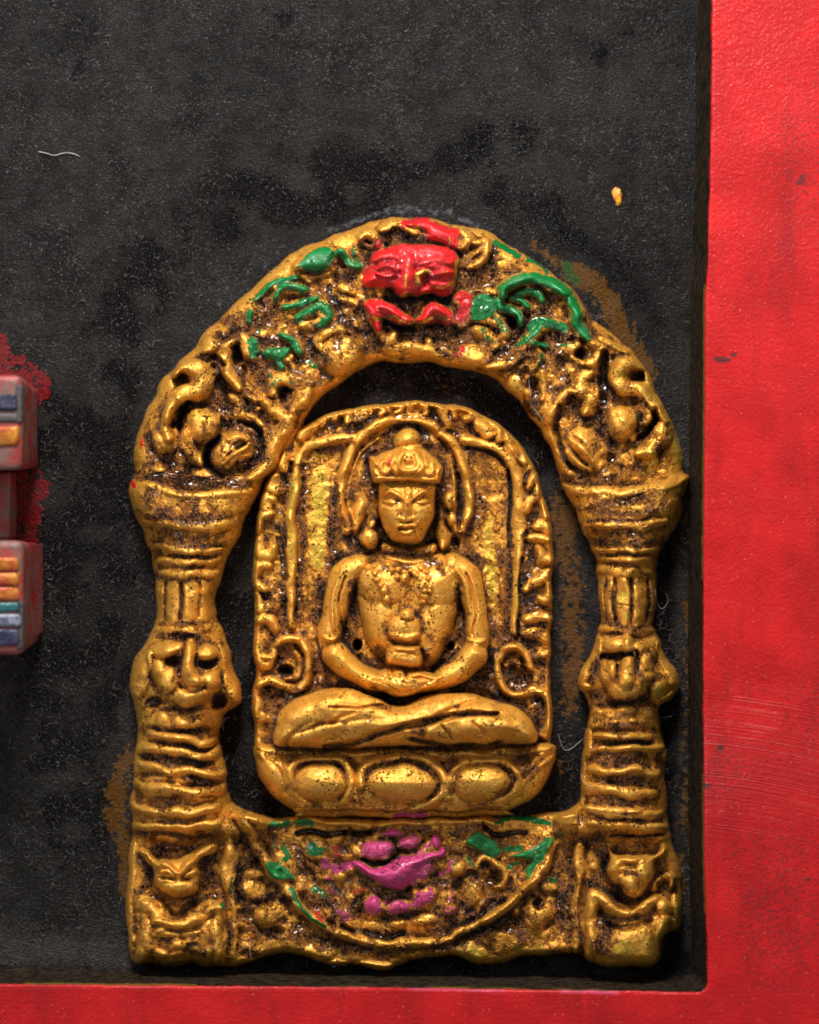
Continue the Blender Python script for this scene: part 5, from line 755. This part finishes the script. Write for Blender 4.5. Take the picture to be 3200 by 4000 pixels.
def build_panel():
    s = Sculpt(-420, -420, 2820, 3960, 9, 8, 6.0); s.a = {k: np.zeros(s.shape) for k in ('green', 'red', 'gold', 'smear', 'dust', 'glue')}
    s.H = s.noise(300)*2.0; s.dist = np.ones(s.shape); i = s.part('panel', 0); s.L[:] = i
    s.frame(0, 0, WS)
    for pts, w, v in [([(200, 960), (230, 760), (300, 600), (420, 470), (560, 390), (700, 350)], 80, .75), ([(240, 1000), (250, 800), (300, 640), (400, 520), (560, 430), (720, 380), (860, 340), (1000, 300), (1080, 290)], 52, .9), ([(300, 620), (360, 530), (430, 480)], 60, .8), ([(560, 420), (640, 440), (800, 410)], 50, .8), ([(1060, 420), (1180, 470), (1280, 560), (1360, 680)], 60, .7), ([(120, 900), (150, 1200), (130, 1600), (200, 1750)], 110, .75), ([(240, 1100), (250, 1500)], 50, .8), ([(700, 800), (860, 780), (1020, 800), (1150, 950)], 60, 1.), ([(480, 1250), (510, 1400), (490, 1600), (560, 1690)], 60, .9), ([(1200, 1600), (1180, 1680)], 60, .9), ([(1420, 1100), (1420, 1500), (1430, 1900)], 40, 1.), ([(300, 2030), (800, 2040), (1440, 2030)], 24, 1.), ([(180, 60), (120, 160)], 60, .5), ([(600, 0), (560, 80)], 50, .4), ([(1300, 40), (1260, 100)], 60, .5), ([(160, 620), (150, 650)], 12, .9), ([(240, 320), (260, 370)], 16, .6)]: s.c('smear', pts, w*1.25, v)
    for pts, w, v in [([(690, 494), (780, 455), (850, 446), (930, 452), (1005, 476)], 13, .8), ([(430, 680), (500, 600), (600, 520)], 14, .6), ([(1100, 500), (1180, 570)], 14, .45)]: s.c('glue', pts, w, v)
    for pts, w, v in [([(1215, 580), (1260, 610), (1300, 680), (1330, 740), (1355, 790)], 34, .95), ([(1130, 510), (1180, 560)], 22, .55), ([(1180, 1060), (1200, 1200), (1205, 1300), (1200, 1420), (1195, 1490)], 34, .85), ([(270, 1590), (250, 1650), (245, 1720), (262, 1800), (265, 1880)], 27, 1.0), ([(1435, 1000), (1440, 1100)], 10, .9), ([(1445, 1250), (1447, 1600), (1440, 1750)], 7, .9), ([(1432, 1800), (1430, 1900)], 10, .8), ([(900, 800), (960, 815)], 20, .4), ([(1150, 1560), (1190, 1620)], 26, .35), ([(1400, 900), (1425, 960)], 14, .5)]: s.c('gold', pts, w, v)
    s.a['smear'] = s.blur(s.a['smear'], 30)*np.clip(1.05+0.45*s.noise(110), 0, 1.5); s.a['gold'] = s.blur(s.a['gold'], 9)
    s.c('green', [(1195, 560), (1215, 590)], 14, .7); s.c('red', [(20, 745), (60, 760), (90, 790), (92, 830)], 16, .9); s.cp('red', [(-20, 740), (50, 745), (95, 790), (85, 900), (70, 960), (110, 1020), (90, 1080), (88, 1200), (70, 1330), (-20, 1340)], 16, .75); s.c('dust', [(0, 2000), (140, 2000), (260, 2010)], 46, .9); s.c('dust', [(0, 1960), (240, 1970)], 40, .5); s.c('dust', [(1430, 1000), (1440, 1900)], 30, .6); s.c('dust', [(1380, 100), (1440, 600)], 60, .3)
    for _ in range(14): x, y = s.rng.uniform(0, 1400), s.rng.uniform(0, 700); s.cd('dust', x, y, s.rng.uniform(40, 160), s.rng.uniform(40, 140), 0, s.rng.uniform(.2, .5))
    one = np.ones(s.shape); a = s.a
    os_ = build(s, None, panel_material(), np.ones(s.shape, bool), {'stain': (a['green'], a['red'], a['gold'], a['smear']), 'soil': (a['dust'], a['glue'], one, one)}, (0, 0, 0))
    p = os_[i]; p.name = 'wall_panel'; p['kind'] = 'structure'; p['label'] = 'matt black painted recessed panel behind the arch'
build_panel(); build_frame()

# ------------------------------------------------------------------ carved and painted ornament at the left
def simple(name, col, rough=0.5, bump=0.5, scale=40, col2=None, metal=0.0, dusty=0.0):
    m, nt, bs = newmat(name); b = NB(nt); co = b.coord(); n1 = b.noise(co, scale, 4, 0.6); n2 = b.noise(co, scale*0.25, 3)
    c = b.mix(b.ss(n1, 0.35, 0.65), col, col2 or tuple(x*0.7 for x in col))
    if dusty: c = b.mix(b.m('MULTIPLY', b.ss(b.m('ADD', n2, b.m('MULTIPLY', n1, 0.4)), 0.5, 0.85), dusty), c, (0.16, 0.115, 0.09))
    b.put(bs.inputs['Base Color'], c); bs.inputs['Metallic'].default_value = metal
    b.put(bs.inputs['Roughness'], b.fmix(n1, rough-0.08, rough+0.1)); b.put(bs.inputs['Normal'], b.bump(n1, bump, 0.01))
    return m
import bmesh
def slab(name, mat, parent, x0, x1, y0, y1, h0, h1, bevel=10, jit=0.0, taper=0.0, **kw):
    """block between photograph-plane lengths x, y (at its own height) and heights h0..h1, edges bevelled and a little uneven"""
    bm = bmesh.new(); k = (D-h1)/D; base = parent.matrix_world.translation if parent else (0, 0, 0)
    g = bmesh.ops.create_cube(bm, size=1)
    for v in bm.verts:
        top = v.co.y < 0; hx = (x0 if v.co.x < 0 else x1)+(0 if top or v.co.x < 0 else taper); hy = (y0-(0 if top else taper*0.6)) if v.co.z > 0 else (y1+(0 if top else taper*0.6))
        v.co = ((hx-1600)*k/1000, -(h1 if top else h0)/1000, (2000-hy)*k/1000)
    bmesh.ops.bevel(bm, geom=bm.edges[:], offset=bevel/1000, segments=3, profile=0.6, affect='EDGES')
    bmesh.ops.subdivide_edges(bm, edges=[e for e in bm.edges if e.calc_length() > 0.06], cuts=3, use_grid_fill=True)
    rnd = random.Random(len(name)+int(y0))
    for v in bm.verts:
        v.co.x += rnd.uniform(-1, 1)*jit/1000; v.co.z += rnd.uniform(-1, 1)*jit/1000; v.co.y += rnd.uniform(-1, 1)*jit/1000
    me = bpy.data.meshes.new(name); bm.to_mesh(me); bm.free(); me.materials.append(mat)
    for p in me.polygons: p.use_smooth = True
    o = bpy.data.objects.new(name, me); SC.collection.objects.link(o)
    if parent:
        o.parent = parent; off = np.array(ROOT3)
        co = np.empty(len(me.vertices)*3); me.vertices.foreach_get('co', co); me.vertices.foreach_set('co', (co.reshape(-1, 3)-off).ravel()); me.update()
    for kk, vv in kw.items(): o[kk] = vv
    return o
ROOT3 = (-1.55, 0.0, -0.02)
orn = empty('carved_ornament', ROOT3, 'raised carved ornament with red, gold, teal and navy bands at the left edge', 'ornament')
mr = simple('dusty_red_paint', (0.34, 0.010, 0.010), 0.5, 0.6, 30, (0.15, 0.007, 0.008), 0, 0.7)
mo = simple('orange_gold_paint', (0.55, 0.21, 0.015), 0.42, 1.0, 22, (0.40, 0.05, 0.01), 0.3, 0.10); mn = simple('navy_paint', (0.008, 0.010, 0.03), 0.28, 0.8, 24, (0.03, 0.03, 0.09), 0, 0.15)
mg = simple('grey_grime_paint', (0.05, 0.045, 0.045), 0.6, 0.5, 60, (0.09, 0.07, 0.065)); mt = simple('teal_paint', (0.0, 0.13, 0.13), 0.35, 0.5, 40, (0.0, 0.07, 0.10), 0, 0.1); mw = simple('pale_blue_paint', (0.32, 0.36, 0.42), 0.4, 0.5, 40, (0.06, 0.07, 0.14), 0, 0.15)
X0 = -420
b1 = slab('block', mr, orn, X0, 86, 1462, 1838, 0, 450, 30, 1.5, -35, label='upper red block of the ornament'); b2 = slab('block', mr, orn, X0, 90, 2110, 2560, 0, 450, 30, 1.5, -33, label='lower red block with orange and blue bands')
slab('web', mr, orn, X0, 40, 1840, 2110, 0, 120, 16, 3)
for q in [('band', mn, 1535, 1602, 412, 76), ('band', mg, 1612, 1650, 408, 84), ('band', mo, 1662, 1742, 410, 82)]: slab(q[0], q[1], orn, X0, q[5]-12, q[2], q[3], 430, q[4]+50, 13, 3.5)
slab('corner', mg, orn, 58, 84, 1500, 1655, 380, 454, 12, 1)
for q in [('band', mo, 2178, 2232, 412, 82), ('band', mo, 2240, 2290, 414, 84), ('band', mo, 2296, 2348, 410, 86), ('band', mt, 2354, 2392, 408, 90), ('band', mw, 2400, 2446, 414, 92), ('band', mn, 2456, 2524, 410, 84)]: slab(q[0], q[1], orn, X0, q[5]-12, q[2], q[3], 430, q[4]+50, 13, 3.5)
slab('corner', mg, orn, 66, 88, 2350, 2540, 380, 454, 12, 1)
for k_ in range(5): slab('flute', mr, orn, 76+k_*10, 84+k_*10, 2130+k_*5, 2500-k_*5, 10, 400-k_*70, 5, 1)

# ------------------------------------------------------------------ small things: drop, hairs, lint
def surf(px, py):
    """height of the piece under a point of the picture plane"""
    h = 0.0
    for s in (A_, F_):
        j, i = int((px-s.xs[0])/s.S), int((py-s.ys[0])/s.S)
        if 0 <= i < s.shape[0] and 0 <= j < s.shape[1]: h = max(h, s.H[i, j])
    return h
def tube_mesh(name, paths, r, mat):
    V, Fc = [], []
    for P3 in paths:
        P3 = np.asarray(P3); t = np.gradient(P3, axis=0); t /= np.linalg.norm(t, axis=1, keepdims=True)+1e-9
        a = np.cross(t, (0.12, 1, 0.2)); a /= np.linalg.norm(a, axis=1, keepdims=True)+1e-9; b_ = np.cross(t, a); n0 = len(V)
        for i in range(len(P3)):
            q = r*(1 if 0 < i < len(P3)-1 else 0.5)
            for k_ in range(3): th = k_*2.094; V.append(P3[i]+(a[i]*math.cos(th)+b_[i]*math.sin(th))*q)
        for i in range(len(P3)-1):
            for k_ in range(3): A, B = n0+i*3+k_, n0+i*3+(k_+1) % 3; Fc.append((A, B, B+3, A+3))
    me = bpy.data.meshes.new(name); me.from_pydata([tuple(v) for v in V], [], Fc); me.update(); me.materials.append(mat)
    for p in me.polygons: p.use_smooth = True
    o = bpy.data.objects.new(name, me); SC.collection.objects.link(o); return o
pale = simple('pale_fibre', (0.46, 0.43, 0.40), 0.6, 0.0); fibre = simple('dust_fibre', (0.13, 0.11, 0.10), 0.7, 0.0); brownf = simple('brown_fibre', (0.16, 0.10, 0.06), 0.7, 0.0)
def hair(pts, fr, label, mat=pale, r=1.15, lift=7):
    P = catmull(np.asarray(pts, float)*fr[2]+np.array(fr[:2]), 6)
    hs = np.array([surf(x, y) for x, y in P])+lift; hs = np.maximum(hs, np.convolve(np.pad(hs, 2, 'edge'), np.ones(5)/5, 'valid'))
    o = tube_mesh('hair', [[unproject(x, y, h) for (x, y), h in zip(P, hs)]], r/1000, mat); o['label'] = label; o['category'] = 'hair'; o['group'] = 'loose hairs caught on the piece'
W_ = (0, 0, WS)
hair([(80, 319), (95, 322), (115, 327), (135, 322), (152, 323), (168, 329)], W_, 'short curved white hair lying on the black panel at the upper left', r=1.6)
hair([(350, 1020), (320, 1110), (330, 1220), (338, 1300), (370, 1350), (420, 1420)], (1900, 900, .5217), 'long white hair crossing the right limb of the arch')
hair([(1100, 1200), (1112, 1300), (1140, 1370), (1180, 1378), (1222, 1310), (1200, 1235)], (2100, 1800, .4174), 'looped pale hair beside the neck of the right pillar')
hair([(200, 900), (215, 960), (250, 1045), (310, 1055), (400, 985), (480, 915)], (2100, 2500, .4058), 'bent grey hair strung from the lotus seat to the right pillar')
hair([(1130, 1010), (1120, 960), (1150, 890), (1200, 865)], (480, 2500, .3478), 'small curl of hair right of the beard on the left pillar')
hair([(1550, 1590), (1552, 1650), (1575, 1750)], (400, 3100, .3711), 'short upright hair below the left pedestal on the frame', lift=60)
hair([(430, 1100), (425, 1190), (470, 1240), (500, 1270), (440, 1360), (420, 1400)], (2100, 2560, .4058), 'wavy hair hanging left of the beard on the right pillar')
rng = random.Random(4)
def squiggle(x, y, L, h, n=6):
    a = rng.uniform(0, 6.28); P = []; cv = rng.uniform(-1.0, 1.0)
    for i in range(n):
        P.append(unproject(x, y, h+rng.uniform(0, 5)+3*math.sin(i))); a += cv+rng.uniform(-.5, .5); x += math.cos(a)*L/n; y += math.sin(a)*L/n
    return P
ps, pd, pb = [], [], []
for _ in range(2600):
    x, y = rng.uniform(-50, 2700), rng.uniform(0, 3740)
    dens = 0.25+0.75*min(1, max(0, (y-900)/900))
    if rng.random() > dens or surf(x, y) > 1: continue
    (pd if rng.random() < .7 else pb).append(squiggle(x, y, rng.uniform(8, 46), 4))
for _ in range(1500):
    x, y = rng.uniform(-50, 2700), rng.uniform(300, 3740)
    if surf(x, y) < 1: pd.append(squiggle(x, y, rng.uniform(4, 9), 4, 3))
for _ in range(5200):                                          # fuzz along the outlines of both castings
    x, y = rng.uniform(450, 2760), rng.uniform(800, 3800); i, j = int((y-A_.ys[0])/A_.S), int((x-A_.xs[0])/A_.S)
    if 0 <= i < A_.shape[0] and 0 <= j < A_.shape[1] and -16 < A_.dist[i, j] < 10: ps.append(squiggle(x, y, rng.uniform(12, 42), max(4, surf(x, y)+2)))
for (cx, cy, R, n) in [(1150, 3020, 70, 14), (1080, 3150, 70, 16), (2230, 2960, 60, 10), (1010, 2010, 40, 8), (2170, 3120, 50, 10), (520, 2050, 60, 20), (160, 1720, 40, 8), (200, 2330, 50, 14), (1700, 2900, 40, 6), (2660, 3400, 30, 16), (2560, 2800, 50, 8), (560, 2300, 50, 18)]:
    for _ in range(n//3): x, y = rng.gauss(cx, R*.5), rng.gauss(cy, R*.5); ps.append(squiggle(x, y, rng.uniform(30, 110), surf(x, y)+6, 9))
for nm, pp, mt_, r, lb_ in (('dust_fibres', pd, fibre, .0011, 'fine grey dust fibres scattered over the black panel'), ('brown_dust_fibres', pb, brownf, .0012, 'fine brown dust fibres scattered over the black panel'), ('fuzz', ps, fibre, .0009, 'fine fuzz clinging along the edges of the gold casting')):
    o = tube_mesh(nm, pp, r, mt_); o['kind'] = 'stuff'; o['label'] = lb_
def drop(name, px, py, rx, ry, h, mat, label, seed=1):
    bm = bmesh.new(); bmesh.ops.create_icosphere(bm, subdivisions=4, radius=1); k = np.random.default_rng(seed); ph = k.uniform(0, 6, 4); c0 = unproject(px, py, -2)
    for v in bm.verts:
        a = math.atan2(v.co.z, v.co.x); q = 1+.16*math.sin(2*a+ph[0])+.10*math.sin(3*a+ph[1])+.06*math.sin(7*a+ph[2])
        v.co = (v.co.x*rx*q/1000, v.co.y*h/1000*(1+.2*math.sin(v.co.x*4+ph[3])), v.co.z*ry*q/1000)
    me = bpy.data.meshes.new(name); bm.to_mesh(me); bm.free(); me.materials.append(mat)
    for p in me.polygons: p.use_smooth = True
    o = bpy.data.objects.new(name, me); SC.collection.objects.link(o); o.location = c0; o['label'] = label; o['category'] = 'paint drop'; return o
drop('paint_drop', 2412, 766, 19, 36, 12, simple('ochre_drip_paint', (0.70, 0.30, 0.015), 0.35, 0.5, 60, (0.45, 0.16, 0.01)), 'small ochre paint drop on the black panel near the frame')
